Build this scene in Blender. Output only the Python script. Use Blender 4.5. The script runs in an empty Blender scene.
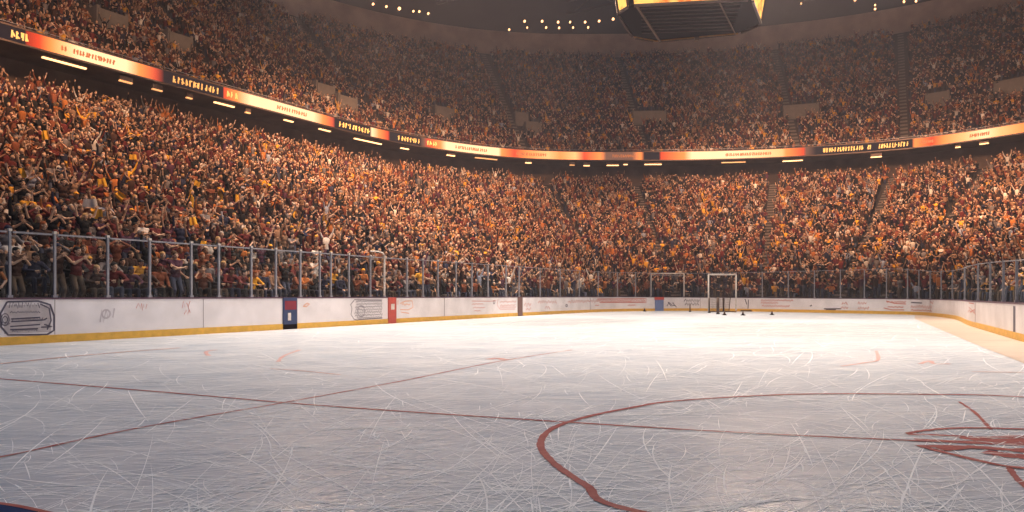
import bpy, bmesh, math, random, re
import numpy as np
from mathutils import Vector, Matrix
random.seed(7); rng = np.random.default_rng(7)
PI = math.pi
SC = bpy.context.scene
COL = SC.collection

# ---------------------------------------------------------------- camera, world, lights, exposure
F, HY, CZ = 650.0, 296.0, 1.16            # focal length in pixels of a 1024 wide frame, horizon row, eye height
cam = bpy.data.cameras.new('camera'); cam.sensor_width = 36.0; cam.lens = F / 1024 * 36; cam.shift_y = (HY - 256) / 1024
cam.clip_end = 400
camo = bpy.data.objects.new('camera', cam); COL.objects.link(camo); camo.location = (0, 0, CZ); camo.rotation_euler = (PI / 2, 0, 0)
SC.camera = camo
SC.view_settings.view_transform = 'Standard'; SC.view_settings.look = 'None'
SC.view_settings.gamma = 1.0; SC.view_settings.use_curve_mapping = False; SC.view_settings.exposure = 0.0
SC.cycles.use_denoising = True
SC.cycles.max_bounces = 6; SC.cycles.volume_bounces = 0; SC.cycles.transparent_max_bounces = 16
w = bpy.data.worlds.new('world'); SC.world = w; w.use_nodes = True
w.node_tree.nodes['Background'].inputs[0].default_value = (0.62, 0.72, 1.0, 1); w.node_tree.nodes['Background'].inputs[1].default_value = 0.17
_a = math.atan2(358, 650); CA, SA = math.cos(_a), math.sin(_a)
def W2(u, v): return (CA * u + SA * v, -SA * u + CA * v)      # u: across the rink, v: along it
def W(u, v, z=0.0): return Vector((*W2(u, v), z))
def spot(name, pos, target, power, color, size_deg, blend=0.6, radius=0.6):
    l = bpy.data.lights.new(name, 'SPOT'); l.energy = power; l.color = color; l.spot_size = math.radians(size_deg); l.spot_blend = blend; l.shadow_soft_size = radius
    o = bpy.data.objects.new(name, l); COL.objects.link(o); o.location = pos
    o.rotation_euler = (Vector(target) - Vector(pos)).to_track_quat('-Z', 'Y').to_euler()
    return o
ICEC = (1.0, 0.85, 0.73)
for u_, v_ in ((-21, 20), (4, 20), (-21, 46), (4, 46)):
    spot('ice_spotlight', W(u_, v_, 46), W(-8.5, 28.0, 0), 57000, ICEC, 59, 0.85, 2.0)
spot('ice_spotlight', W(-5, 14, 42), W(-5.5, 20.5, 0), 4000, ICEC, 42, 1.0, 2.0)  # extra warm fill lamp, added to lift the near-middle ice
spot('cool_fill_light', W(-4, 2, 40), W(-8, 4, 0), 9500, (0.22, 0.55, 1.0), 60, 1.0)  # blue fill lamp, added to cool the tone of the near ice
WARM = (1.0, 0.55, 0.31)
spot('crowd_spotlight', W(-20, 14, 44), W(-34, 24, 6), 120000, WARM, 62, 1.0, 0.8)
spot('crowd_spotlight', W(-16, 34, 44), W(-37, 50, 8), 225000, WARM, 66, 1.0, 0.8)
spot('crowd_spotlight', W(-8, 44, 44), W(-6, 72, 7), 205000, WARM, 66, 1.0, 0.8)
spot('crowd_spotlight', W(6, 40, 44), W(22, 62, 7), 215000, WARM, 66, 1.0, 0.8)
for u_, v_, a_, b_, p_ in ((-36, 20, -62, 24, 1.0), (-34, 42, -60, 52, 0.9), (-27, 58, -46, 78, 0.8), (-12, 69, -20, 96, 0.9), (4, 71, 6, 100, 1.0), (18, 66, 30, 90, 0.7), (26, 52, 46, 68, 0.6)):
    spot('deck_fill_light', W(u_, v_, 22), W(a_, b_, 21), 8000 * p_, WARM, 125, 1.0, 0.8)  # added fill lamps without fixtures, in mid-air, brightest on the lower rows
SC.cycles.use_light_tree = True

# ---------------------------------------------------------------- helpers
def at(px, py, Y): return Vector(((px - 512) / F * Y, Y, CZ + (HY - py) / F * Y))
def ground(px, py):
    Y = CZ * F / (py - HY); return Vector(((px - 512) / F * Y, Y, 0))
def tag(o, label=None, cat=None, group=None, kind=None):
    if label: o['label'] = label
    if cat: o['category'] = cat
    if group: o['group'] = group
    if kind: o['kind'] = kind
    return o
def empty(name, loc, label=None, cat=None, group=None, rz=0):
    o = bpy.data.objects.new(name, None); COL.objects.link(o); o.location = loc; o.rotation_euler = (0, 0, rz)
    o.empty_display_size = 0.2
    return tag(o, label, cat, group)
class MB:
    """collects vertices and faces, then links them as one mesh object"""
    def __init__(s): s.v = []; s.f = []; s.c = []
    def quadstrip(s, A, B, close=False):
        b = len(s.v); n = len(A); s.v += [tuple(p) for p in A] + [tuple(p) for p in B]
        for i in range(n - 1 + (1 if close else 0)):
            j = (i + 1) % n; s.f.append((b + i, b + j, b + n + j, b + n + i))
        return s
    def box(s, p0, ux, uy, uz):
        """box centred on p0 with half axes ux, uy, uz"""
        p0, ux, uy, uz = map(Vector, (p0, ux, uy, uz)); b = len(s.v)
        for k in (-1, 1):
            for a, c in ((-1, -1), (1, -1), (1, 1), (-1, 1)): s.v.append(tuple(p0 + ux * a + uy * c + uz * k))
        for q in ((0, 3, 2, 1), (4, 5, 6, 7), (0, 1, 5, 4), (1, 2, 6, 5), (2, 3, 7, 6), (3, 0, 4, 7)): s.f.append(tuple(b + i for i in q))
        return s
    def bar(s, a, b_, w_, h_, up=(0, 0, 1)):
        a, b_ = Vector(a), Vector(b_); d = (b_ - a); side = d.cross(Vector(up))
        if side.length < 1e-6: side = d.cross(Vector((1, 0, 0)))
        side.normalize(); u = side.cross(d).normalized()
        return s.box((a + b_) / 2, d / 2, side * w_ / 2, u * h_ / 2)
    def tube(s, P, r, n=8, cap=True):
        P = [Vector(p) for p in P]; R = r if isinstance(r, (list, tuple)) else [r] * len(P); b = len(s.v)
        ref = None
        for i, p in enumerate(P):
            d = (P[min(i + 1, len(P) - 1)] - P[max(i - 1, 0)]).normalized()
            if ref is None: ref = d.orthogonal().normalized()
            x = (ref - d * ref.dot(d)).normalized(); ref = x; y = d.cross(x)
            for k in range(n):
                a = 2 * PI * k / n; s.v.append(tuple(p + (x * math.cos(a) + y * math.sin(a)) * R[i]))
        for i in range(len(P) - 1):
            for k in range(n): s.f.append((b + i * n + k, b + i * n + (k + 1) % n, b + (i + 1) * n + (k + 1) % n, b + (i + 1) * n + k))
        if cap:
            s.f.append(tuple(b + k for k in range(n))[::-1]); s.f.append(tuple(b + (len(P) - 1) * n + k for k in range(n)))
        return s
    def poly(s, pts):
        b = len(s.v); s.v += [tuple(p) for p in pts]; s.f.append(tuple(range(b, b + len(pts)))); return s
    def build(s, name, mat, parent=None, smooth=False, recalc=False):
        me = bpy.data.meshes.new(name); me.from_pydata(s.v, [], s.f)
        if mat: me.materials.append(mat)
        if recalc:
            bm = bmesh.new(); bm.from_mesh(me); bmesh.ops.recalc_face_normals(bm, faces=bm.faces); bm.to_mesh(me); bm.free()
        if smooth: me.polygons.foreach_set('use_smooth', [True] * len(me.polygons))
        o = bpy.data.objects.new(name, me); COL.objects.link(o)
        if parent:
            o.parent = parent; o.matrix_parent_inverse = Matrix.Identity(4)
            root = parent
            while root.parent: root = root.parent
            inv = Matrix.LocRotScale(root.location, root.rotation_euler, None).inverted()
            me.transform(inv)
        return o
def struct(o): o['kind'] = 'structure'; return o

# ---------------------------------------------------------------- materials
def newmat(name):
    m = bpy.data.materials.new(name); m.use_nodes = True; m.node_tree.nodes.clear(); return m, m.node_tree.nodes, m.node_tree.links
def N(nd, t, **kw):
    n = nd.new(t)
    for k, v in kw.items(): setattr(n, k, v)
    return n
def mat(name, col, rough=0.6, metal=0.0, var=0.12, scale=8.0, emit=None, estr=0.0, bump=0.0, spec=0.4):
    m, nd, lk = newmat(name); out = N(nd, 'ShaderNodeOutputMaterial'); b = N(nd, 'ShaderNodeBsdfPrincipled'); lk.new(b.outputs[0], out.inputs[0])
    tc = N(nd, 'ShaderNodeTexCoord'); no = N(nd, 'ShaderNodeTexNoise'); no.inputs['Scale'].default_value = scale; no.inputs['Detail'].default_value = 4
    lk.new(tc.outputs['Object'], no.inputs['Vector'])
    cr = N(nd, 'ShaderNodeValToRGB'); lk.new(no.outputs['Fac'], cr.inputs[0])
    cr.color_ramp.elements[0].position = 0.3; cr.color_ramp.elements[1].position = 0.7
    cr.color_ramp.elements[0].color = (*[c * (1 - var) for c in col], 1); cr.color_ramp.elements[1].color = (*[min(1, c * (1 + var)) for c in col], 1)
    lk.new(cr.outputs[0], b.inputs['Base Color']); b.inputs['Roughness'].default_value = rough; b.inputs['Metallic'].default_value = metal
    b.inputs['Specular IOR Level'].default_value = spec
    if emit: b.inputs['Emission Color'].default_value = (*emit, 1); b.inputs['Emission Strength'].default_value = estr
    if bump:
        bp = N(nd, 'ShaderNodeBump'); bp.inputs['Strength'].default_value = bump; lk.new(no.outputs['Fac'], bp.inputs['Height']); lk.new(bp.outputs[0], b.inputs['Normal'])
    return m
def attr_mat(name, rough=0.85, emission=0.0):
    m, nd, lk = newmat(name); out = N(nd, 'ShaderNodeOutputMaterial'); a = N(nd, 'ShaderNodeAttribute', attribute_name='tint')
    if emission:
        e = N(nd, 'ShaderNodeEmission'); e.inputs[1].default_value = emission; lk.new(a.outputs['Color'], e.inputs[0]); lk.new(e.outputs[0], out.inputs[0])
    else:
        b = N(nd, 'ShaderNodeBsdfPrincipled'); b.inputs['Roughness'].default_value = rough; b.inputs['Specular IOR Level'].default_value = 0.25
        lk.new(a.outputs['Color'], b.inputs['Base Color']); lk.new(b.outputs[0], out.inputs[0])
    return m
def objcol_mat(name, rough=0.8, scale=40.0, spec=0.3):
    m, nd, lk = newmat(name); out = N(nd, 'ShaderNodeOutputMaterial'); b = N(nd, 'ShaderNodeBsdfPrincipled'); lk.new(b.outputs[0], out.inputs[0])
    oi = N(nd, 'ShaderNodeObjectInfo'); tc = N(nd, 'ShaderNodeTexCoord'); no = N(nd, 'ShaderNodeTexNoise'); no.inputs['Scale'].default_value = scale
    lk.new(tc.outputs['Object'], no.inputs['Vector'])
    mr = N(nd, 'ShaderNodeMapRange'); mr.inputs['To Min'].default_value = 0.8; mr.inputs['To Max'].default_value = 1.15; lk.new(no.outputs['Fac'], mr.inputs['Value'])
    mx = N(nd, 'ShaderNodeVectorMath', operation='SCALE'); lk.new(oi.outputs['Color'], mx.inputs[0]); lk.new(mr.outputs[0], mx.inputs['Scale'])
    lk.new(mx.outputs[0], b.inputs['Base Color']); b.inputs['Roughness'].default_value = rough; b.inputs['Specular IOR Level'].default_value = spec
    return m
def ice_like(name, c0, c1, gloss=0.1, scale=(0.5, 0.5)):
    """frosted ice: scraped diffuse base under a thin wet sheen"""
    m, nd, lk = newmat(name); out = N(nd, 'ShaderNodeOutputMaterial'); tc = N(nd, 'ShaderNodeTexCoord')
    def noise(s, d, stretch=(1, 1, 1), rot=0.0):
        mp = N(nd, 'ShaderNodeMapping'); mp.inputs['Scale'].default_value = stretch; mp.inputs['Rotation'].default_value = (0, 0, rot)
        n = N(nd, 'ShaderNodeTexNoise'); n.inputs['Scale'].default_value = s; n.inputs['Detail'].default_value = d; n.inputs['Roughness'].default_value = 0.62
        lk.new(tc.outputs['Object'], mp.inputs[0]); lk.new(mp.outputs[0], n.inputs['Vector']); return n
    n1 = noise(0.55, 6, (1, 2.2, 1), 0.2); n2 = noise(3.2, 5, (0.5, 4.5, 1), -0.1); n3 = noise(26, 3)
    ad = N(nd, 'ShaderNodeMath', operation='ADD'); lk.new(n1.outputs['Fac'], ad.inputs[0]); lk.new(n2.outputs['Fac'], ad.inputs[1])
    ad2 = N(nd, 'ShaderNodeMath', operation='MULTIPLY_ADD'); lk.new(n3.outputs['Fac'], ad2.inputs[0]); ad2.inputs[1].default_value = 0.5; lk.new(ad.outputs[0], ad2.inputs[2])
    cr = N(nd, 'ShaderNodeValToRGB'); mr = N(nd, 'ShaderNodeMapRange'); mr.inputs['From Min'].default_value = 0.85; mr.inputs['From Max'].default_value = 1.65
    lk.new(ad2.outputs[0], mr.inputs['Value']); lk.new(mr.outputs[0], cr.inputs[0])
    cr.color_ramp.elements[0].color = (*c0, 1); cr.color_ramp.elements[1].color = (*c1, 1)
    d = N(nd, 'ShaderNodeBsdfDiffuse'); g = N(nd, 'ShaderNodeBsdfGlossy'); g.inputs['Roughness'].default_value = 0.245; g.inputs['Color'].default_value = (1, 1, 1, 1)
    bp = N(nd, 'ShaderNodeBump'); bp.inputs['Strength'].default_value = 0.25; bp.inputs['Distance'].default_value = 0.0016
    lk.new(n3.outputs['Fac'], bp.inputs['Height']); lk.new(bp.outputs[0], g.inputs['Normal'])
    lk.new(cr.outputs[0], d.inputs['Color']); mx = N(nd, 'ShaderNodeMixShader'); mx.inputs[0].default_value = gloss
    lk.new(d.outputs[0], mx.inputs[1]); lk.new(g.outputs[0], mx.inputs[2]); lk.new(mx.outputs[0], out.inputs[0])
    return m
M = dict(
    ice=ice_like('ice', (0.30, 0.38, 0.48), (0.82, 0.83, 0.85), 0.24),
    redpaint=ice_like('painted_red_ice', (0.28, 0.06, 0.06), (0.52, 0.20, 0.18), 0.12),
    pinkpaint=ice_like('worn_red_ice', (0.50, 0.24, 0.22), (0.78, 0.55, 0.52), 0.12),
    bluepaint=ice_like('painted_blue_ice', (0.01, 0.03, 0.10), (0.03, 0.07, 0.17), 0.08),
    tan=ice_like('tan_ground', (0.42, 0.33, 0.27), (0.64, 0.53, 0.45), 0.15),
    scratch=mat('skate_mark_frost', (0.94, 0.94, 0.95), 0.7, var=0.08),
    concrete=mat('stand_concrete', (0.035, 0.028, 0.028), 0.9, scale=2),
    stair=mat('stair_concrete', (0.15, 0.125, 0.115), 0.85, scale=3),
    portal=mat('portal_plaster', (0.17, 0.145, 0.13), 0.85, scale=2),
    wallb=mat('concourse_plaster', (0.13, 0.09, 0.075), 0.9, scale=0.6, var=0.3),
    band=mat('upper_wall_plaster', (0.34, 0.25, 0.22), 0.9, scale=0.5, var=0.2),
    roof=mat('roof_dark', (0.05, 0.042, 0.045), 0.9, scale=0.4),
    board=mat('dasher_board_white', (0.76, 0.73, 0.76), 0.35, scale=1.1, var=0.13),
    kick=mat('kick_plate_yellow', (0.72, 0.42, 0.07), 0.45, scale=5, var=0.15),
    caprail=mat('board_cap_navy', (0.10, 0.05, 0.08), 0.4),
    seam=mat('board_seam', (0.32, 0.28, 0.30), 0.7),
    steel=mat('post_aluminium', (0.30, 0.30, 0.34), 0.4, metal=0.3),
    white=mat('white_enamel', (0.66, 0.60, 0.56), 0.35),
    dark=mat('dark_housing', (0.010, 0.007, 0.007), 0.8, spec=0.1),
    darkm=mat('dark_steel', (0.09, 0.06, 0.05), 0.45, metal=0.6),
    slat=mat('slat_dark', (0.05, 0.032, 0.027), 0.6),
    brass=mat('dull_brass', (0.16, 0.10, 0.07), 0.5, metal=0.5),
    navy=mat('navy_pad', (0.03, 0.05, 0.13), 0.5),
    redpad=mat('red_pad', (0.50, 0.08, 0.06), 0.5),
    bluepad=mat('blue_pad', (0.16, 0.22, 0.42), 0.5),
    brownpad=mat('brown_pad', (0.16, 0.09, 0.08), 0.5),
    inkdark=mat('advert_ink_dark', (0.09, 0.08, 0.12), 0.5),
    inkred=mat('advert_ink_red', (0.55, 0.17, 0.13), 0.5),
    inkorange=mat('advert_ink_orange', (0.75, 0.33, 0.15), 0.5),
    lamp=mat('lamp_lens', (1, 0.8, 0.5), 0.5, emit=(1.0, 0.52, 0.22), estr=2.6),
    lampo=mat('lamp_lens_amber', (1, 0.6, 0.3), 0.5, emit=(1.0, 0.45, 0.17), estr=0.9),
    flood=mat('floodlight_lens', (1, 0.8, 0.6), 0.5, emit=(1.0, 0.72, 0.50), estr=2100.0),
    rim=mat('rim_lens', (1, 0.8, 0.5), 0.5, emit=(1.0, 0.50, 0.22), estr=3.5),
    gold=mat('screen_text_gold', (0.9, 0.6, 0.2), 0.5, emit=(1.0, 0.48, 0.14), estr=0.6),
    screen=attr_mat('screen_content', emission=1.7),
    shirt=objcol_mat('shirt_cloth', 0.85, 30), skin=objcol_mat('skin', 0.6, 12, 0.35), hair=objcol_mat('hair', 0.75, 60), trousers=objcol_mat('trouser_cloth', 0.85, 30),
    eye=mat('eye_dark', (0.05, 0.03, 0.02), 0.3), lip=mat('lip', (0.30, 0.08, 0.06), 0.5),
    crowd=attr_mat('crowd_cloth'),
    towel=mat('rally_towel_gold', (0.80, 0.44, 0.04), 0.85, scale=20), towelw=mat('rally_towel_white', (0.75, 0.70, 0.66), 0.85, scale=20),
)
def glass_mat():
    m, nd, lk = newmat('rink_glass'); out = N(nd, 'ShaderNodeOutputMaterial'); t = N(nd, 'ShaderNodeBsdfTransparent'); t.inputs[0].default_value = (0.95, 0.96, 0.96, 1)
    g = N(nd, 'ShaderNodeBsdfGlossy'); g.inputs['Roughness'].default_value = 0.12; d = N(nd, 'ShaderNodeBsdfDiffuse'); d.inputs[0].default_value = (0.7, 0.72, 0.75, 1)
    tc = N(nd, 'ShaderNodeTexCoord'); no = N(nd, 'ShaderNodeTexNoise'); no.inputs['Scale'].default_value = 1.2; lk.new(tc.outputs['Object'], no.inputs['Vector'])
    mr = N(nd, 'ShaderNodeMapRange'); mr.inputs['From Min'].default_value = 0.4; mr.inputs['From Max'].default_value = 0.75; mr.inputs['To Min'].default_value = 0.0; mr.inputs['To Max'].default_value = 0.05
    lk.new(no.outputs['Fac'], mr.inputs['Value'])
    m1 = N(nd, 'ShaderNodeMixShader'); lk.new(mr.outputs[0], m1.inputs[0]); lk.new(t.outputs[0], m1.inputs[1]); lk.new(d.outputs[0], m1.inputs[2])
    m2 = N(nd, 'ShaderNodeMixShader'); m2.inputs[0].default_value = 0.035; lk.new(m1.outputs[0], m2.inputs[1]); lk.new(g.outputs[0], m2.inputs[2]); lk.new(m2.outputs[0], out.inputs[0])
    return m
M['glass'] = glass_mat()

# ---------------------------------------------------------------- plan curves: boards (BC) and balcony front (RC) share the parameter t = 0..12
BP = [(-17.8, -15), (-17.8, 20), (-17.8, 32), (-17.6, 40), (-16.4, 47), (-12.6, 51.2), (-6.5, 51.0), (-1, 48.9), (2.4, 46.9), (3.4, 42.5), (3.4, 30), (3.4, 15), (3.4, 0)]
RP = [(-49, -15), (-49, 20.7), (-47.2, 39), (-44, 57), (-37, 68.5), (-24, 77.2), (-8, 83.6), (6, 85.0), (20, 79), (31, 66), (36, 48), (38, 25), (38, 5)]
def catmull(P, n):
    P = np.array([(2 * P[0][0] - P[1][0], 2 * P[0][1] - P[1][1])] + list(P) + [(2 * P[-1][0] - P[-2][0], 2 * P[-1][1] - P[-2][1])], float)
    T = np.linspace(0, len(P) - 3, n); out = []
    for t in T:
        i = min(int(t), len(P) - 4); f = t - i; p0, p1, p2, p3 = P[i:i + 4]
        # chord-aware tangents keep straight runs straight
        d0, d1, d2 = [max(np.linalg.norm(b - a), 1e-6) for a, b in ((p0, p1), (p1, p2), (p2, p3))]
        m1 = ((p1 - p0) / d0 * d1 + (p2 - p1) / d1 * d0) / (d0 + d1) * d1
        m2 = ((p2 - p1) / d1 * d2 + (p3 - p2) / d2 * d1) / (d1 + d2) * d1
        f2, f3 = f * f, f ** 3
        out.append((2 * f3 - 3 * f2 + 1) * p1 + (f3 - 2 * f2 + f) * m1 + (-2 * f3 + 3 * f2) * p2 + (f3 - f2) * m2)
    return T, np.array(out)
NT = 1441
TT, b_uv = catmull(BP, NT); _, r_uv = catmull(RP, NT)
def to_xy(a): return np.stack([CA * a[:, 0] + SA * a[:, 1], -SA * a[:, 0] + CA * a[:, 1]], 1)
BC, RC = to_xy(b_uv), to_xy(r_uv)
def outward(P):
    d = np.gradient(P, axis=0); n = np.stack([-d[:, 1], d[:, 0]], 1); n /= np.linalg.norm(n, axis=1)[:, None]; return n
BN, RN = outward(BC), outward(RC)
if BN[100] @ (RC[100] - BC[100]) < 0: BN = -BN; RN = -RN
_rs = RN.copy()
for _ in range(60): _rs[1:-1] = (_rs[:-2] + 2 * _rs[1:-1] + _rs[2:]) / 4
RN = _rs / np.linalg.norm(_rs, axis=1)[:, None]
def ray_index(px, P):
    """fractional index where the curve P is met in the direction of picture column px"""
    s = P[:, 0] * F - (px - 512) * P[:, 1]
    for i in range(len(P) - 1):
        if s[i] * s[i + 1] <= 0 and P[i, 1] > 0.5 and s[i] != s[i + 1]: return i + s[i] / (s[i] - s[i + 1])
    return None
def lerp(P, i):
    k = int(min(max(i, 0), len(P) - 2)); f = i - k; return P[k] * (1 - f) + P[k + 1] * f
def board_h(i): u = lerp(b_uv, i)[0]; return 1.10 - 0.135 * (u + 17.8) / 21.2
def board_pt(i, z, off=0.0):
    p = lerp(BC, i) + lerp(BN, i) * off; return Vector((p[0], p[1], z))
def ring_pt(i, z, off=0.0):
    p = lerp(RC, i) + lerp(RN, i) * off; return Vector((p[0], p[1], z))

# ---------------------------------------------------------------- setting: ice, roof, stands
I0, I1 = 30, 1400
ice = MB(); ice.poly([Vector((*BC[i], 0)) for i in range(0, NT, 4)][::1]).build('floor', M['ice'])
floor = bpy.data.objects['floor']; struct(floor)
if floor.data.polygons[0].normal.z < 0: floor.data.flip_normals()
g = MB(); g.box(W(-8, 40, -0.12), (110, 0, 0), (0, 130, 0), (0, 0, 0.08)); struct(g.build('floor_slab', M['concrete']))
def strip_on_ice(name, pts, widths, m, z=0.004, parent=floor, close=False, rough=0.0):
    P = [Vector((p[0], p[1], 0)) for p in pts]; Wd = widths if isinstance(widths, list) else [widths] * len(P); A, B = [], []
    for i, p in enumerate(P):
        a, b = P[(i - 1) % len(P)] if close else P[max(i - 1, 0)], P[(i + 1) % len(P)] if close else P[min(i + 1, len(P) - 1)]
        d = (b - a).normalized(); n = Vector((-d.y, d.x, 0)); w_ = Wd[i] * (1 + rough * (random.random() - 0.5))
        A.append(p + n * w_ / 2 + Vector((0, 0, z))); B.append(p - n * w_ / 2 + Vector((0, 0, z)))
    return MB().quadstrip(A, B, close).build(name, m, parent)
def dense(P, n=12, close=False):
    P = [np.array(p[:2], float) for p in P]; L = len(P); out = []
    rngi = range(L if close else L - 1)
    for i in rngi:
        p0, p1, p2, p3 = (P[(i - 1) % L] if close or i > 0 else P[0]), P[i], P[(i + 1) % L], (P[(i + 2) % L] if close or i + 2 < L else P[-1])
        for k in range(n):
            t = k / n; out.append(0.5 * ((2 * p1) + (p2 - p0) * t + (2 * p0 - 5 * p1 + 4 * p2 - p3) * t * t + (-p0 + 3 * p1 - 3 * p2 + p3) * t ** 3))
    if not close: out.append(P[-1])
    return out
gp = lambda L: [ground(*p)[:2] for p in L]
strip_on_ice('red_line', dense(gp([(-60, 468), (0, 457.5), (140, 428), (280, 403.5), (400, 381.5), (499, 361.5), (572, 350)])), 0.042, M['redpaint'], rough=0.3)
strip_on_ice('red_line', dense(gp([(-60, 374.5), (0, 379), (170, 393), (340, 407.3), (680, 429.6), (912, 441), (1100, 449)])), 0.045, M['redpaint'], z=0.005, rough=0.3)
circ = gp([(680, 401), (632, 408), (586, 417.5), (552.5, 429), (540.5, 444.5), (552.5, 462.6), (586, 486), (632, 511)]) + [(2.0, 2.75), (3.9, 2.15), (6.1, 2.9), (7.3, 4.6), (7.0, 6.3)] + gp([(1024, 397.5), (929, 394.8), (798, 394.6)])
cd = dense(circ, 14, True)
strip_on_ice('faceoff_circle', cd, [0.058 + 0.0 * k for k in range(len(cd))], M['redpaint'], z=0.006, close=True, rough=0.25)
for P, wd in (([(907, 434), (930, 430.5), (968, 428.5), (1030, 430), (1060, 432)], 0.05), ([(907, 434.5), (945, 436), (985, 438), (1040, 436)], 0.08),
              ([(915, 440), (960, 442.5), (1000, 443), (1050, 444)], 0.10), ([(918, 447), (960, 447), (1000, 450), (1050, 450)], 0.07), ([(918, 446), (948, 454), (1010, 467.5), (1060, 469)], 0.06),
              ([(960, 438), (990, 441), (1060, 440)], 0.11), ([(985, 452), (1010, 456), (1060, 460)], 0.15), ([(959, 402), (975, 413), (991, 430)], 0.03), ([(1009, 468), (1016, 478), (1030, 490)], 0.04),
              ([(940, 450), (980, 448), (1050, 455)], 0.10), ([(841, 366.5), (865, 363), (878, 360), (876, 351)], 0.06), ([(920, 364), (930, 361), (934, 364), (950, 364)], 0.07), ([(972, 372), (1000, 372.5), (1060, 373)], 0.045),
              ([(278, 362), (284, 356), (300, 350)], 0.07), ([(209, 356), (206, 352), (216, 350)], 0.08), ([(0, 364), (90, 355), (180, 348)], 0.09), ([(488, 359.5), (497, 358.5), (505, 360)], 0.16), ([(270, 369), (300, 371), (340, 375)], 0.04)):
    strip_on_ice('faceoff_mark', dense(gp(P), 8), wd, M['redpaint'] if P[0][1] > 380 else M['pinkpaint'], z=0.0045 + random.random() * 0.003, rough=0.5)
strip_on_ice('blue_paint_patch', dense(gp([(-60, 506), (0, 511), (43, 519), (90, 532)]), 8), 0.16, M['bluepaint'], z=0.005)
strip_on_ice('red_patch_edge', dense(gp([(-60, 500), (0, 504.5), (43, 512.5), (90, 525)]), 8), 0.03, M['redpaint'], z=0.0075)
# tan strip along the side boards
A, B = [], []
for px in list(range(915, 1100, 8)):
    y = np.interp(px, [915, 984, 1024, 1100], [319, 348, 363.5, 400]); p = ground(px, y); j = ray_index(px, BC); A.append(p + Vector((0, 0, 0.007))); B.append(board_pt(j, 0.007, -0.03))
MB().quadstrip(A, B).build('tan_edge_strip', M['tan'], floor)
# skate marks: thousands of thin frosted arcs
sk = MB()
for k in range(8500):
    Y = 2.6 + 26 * random.random() ** 1.7; X = random.uniform(-0.86, 0.86) * Y
    L = random.choice((0.25, 0.5, 0.8, 1.6, 2.6)) * (0.6 + 0.8 * random.random()) * (0.7 + Y / 25); ang = random.gauss(0.25, 0.6) if random.random() < 0.75 else random.uniform(0, PI); kur = random.gauss(0, 0.16) / L
    wd = random.choice((0.003, 0.005, 0.007, 0.010)) * (0.9 + Y / 16); n = 7; Aa, Bb = [], []
    x, y, a = X, Y, ang; zs = 0.0022 + 0.0035 * random.random()
    ok = True
    for q in range(n):
        t_ = math.sin(PI * (q + 0.3) / (n - 0.4)); nx, ny = -math.sin(a), math.cos(a)
        Aa.append((x + nx * wd * t_ / 2, y + ny * wd * t_ / 2, zs)); Bb.append((x - nx * wd * t_ / 2, y - ny * wd * t_ / 2, zs))
        x += math.cos(a) * L / n; y += math.sin(a) * L / n; a += kur * L / n * 2
        u = CA * x - SA * y; v = SA * x + CA * y
        if not (-17.3 < u < 3.0 and v < 45): ok = False
    if ok: sk.quadstrip(Aa, Bb)
so = sk.build('skate_marks', M['scratch'], floor); so['kind'] = 'stuff'

# lower stand
NL, NU = 39, 37
def hl(w_): return 0.30 + 14.5 * w_ ** 1.12
def low_pt(i, w_):
    """a point of the lower stand's plan: w_ 0 at the boards, 1 under the balcony front"""
    b = lerp(BC, i); r = lerp(RC, i) + lerp(RN, i) * 1.2; return b + (r - b) * w_
WL = [0.055 + 0.945 * k / NL for k in range(NL + 1)]
def up_off(k): return 0.5 + 27.5 * k / NU
def hu(k): return 17.9 + 22.6 * (k / NU) ** 1.03
idx = [i for i in range(I0, I1, 6)]
m = MB(); prof = []
for k in range(NL):
    prof.append([Vector((*low_pt(i, WL[k]), hl(WL[k]))) for i in idx]); prof.append([Vector((*low_pt(i, WL[k + 1]), hl(WL[k]))) for i in idx])
prof.insert(0, [Vector((p.x, p.y, -0.04)) for p in prof[0]])
prof.append([Vector((p.x, p.y, hl(1))) for p in prof[-1]]); prof.append([ring_pt(i, hl(1), 3.4) for i in idx])
for a, b in zip(prof, prof[1:]): m.quadstrip(a, b)
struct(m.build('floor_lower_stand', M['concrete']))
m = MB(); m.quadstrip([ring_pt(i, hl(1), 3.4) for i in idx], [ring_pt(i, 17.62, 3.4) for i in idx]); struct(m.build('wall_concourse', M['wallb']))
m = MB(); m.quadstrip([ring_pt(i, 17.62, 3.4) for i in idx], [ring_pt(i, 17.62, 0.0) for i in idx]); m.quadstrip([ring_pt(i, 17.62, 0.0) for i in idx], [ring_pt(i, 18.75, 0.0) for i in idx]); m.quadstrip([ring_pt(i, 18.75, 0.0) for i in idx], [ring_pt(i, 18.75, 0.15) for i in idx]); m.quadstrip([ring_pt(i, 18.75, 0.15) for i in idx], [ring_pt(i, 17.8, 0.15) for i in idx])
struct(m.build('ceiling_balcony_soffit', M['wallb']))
m = MB(); prof = [[ring_pt(i, 17.85, 0.15) for i in idx]]
for k in range(NU):
    prof.append([ring_pt(i, hu(k), up_off(k)) for i in idx]); prof.append([ring_pt(i, hu(k), up_off(k + 1)) for i in idx])
prof.append([ring_pt(i, hu(NU), up_off(NU)) for i in idx]); prof.append([ring_pt(i, hu(NU), up_off(NU) + 1.5) for i in idx])
for a, b in zip(prof, prof[1:]): m.quadstrip(a, b)
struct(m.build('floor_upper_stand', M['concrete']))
OW = up_off(NU) + 1.5
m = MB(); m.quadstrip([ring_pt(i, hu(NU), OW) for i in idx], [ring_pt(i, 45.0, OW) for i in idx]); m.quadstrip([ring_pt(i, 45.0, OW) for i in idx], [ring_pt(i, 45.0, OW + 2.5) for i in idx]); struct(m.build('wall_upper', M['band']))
m = MB(); m.quadstrip([ring_pt(i, 45.0, OW + 2.5) for i in idx], [ring_pt(i, 52.0, OW + 2.5) for i in idx]); struct(m.build('wall_rim', M['roof']))
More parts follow.
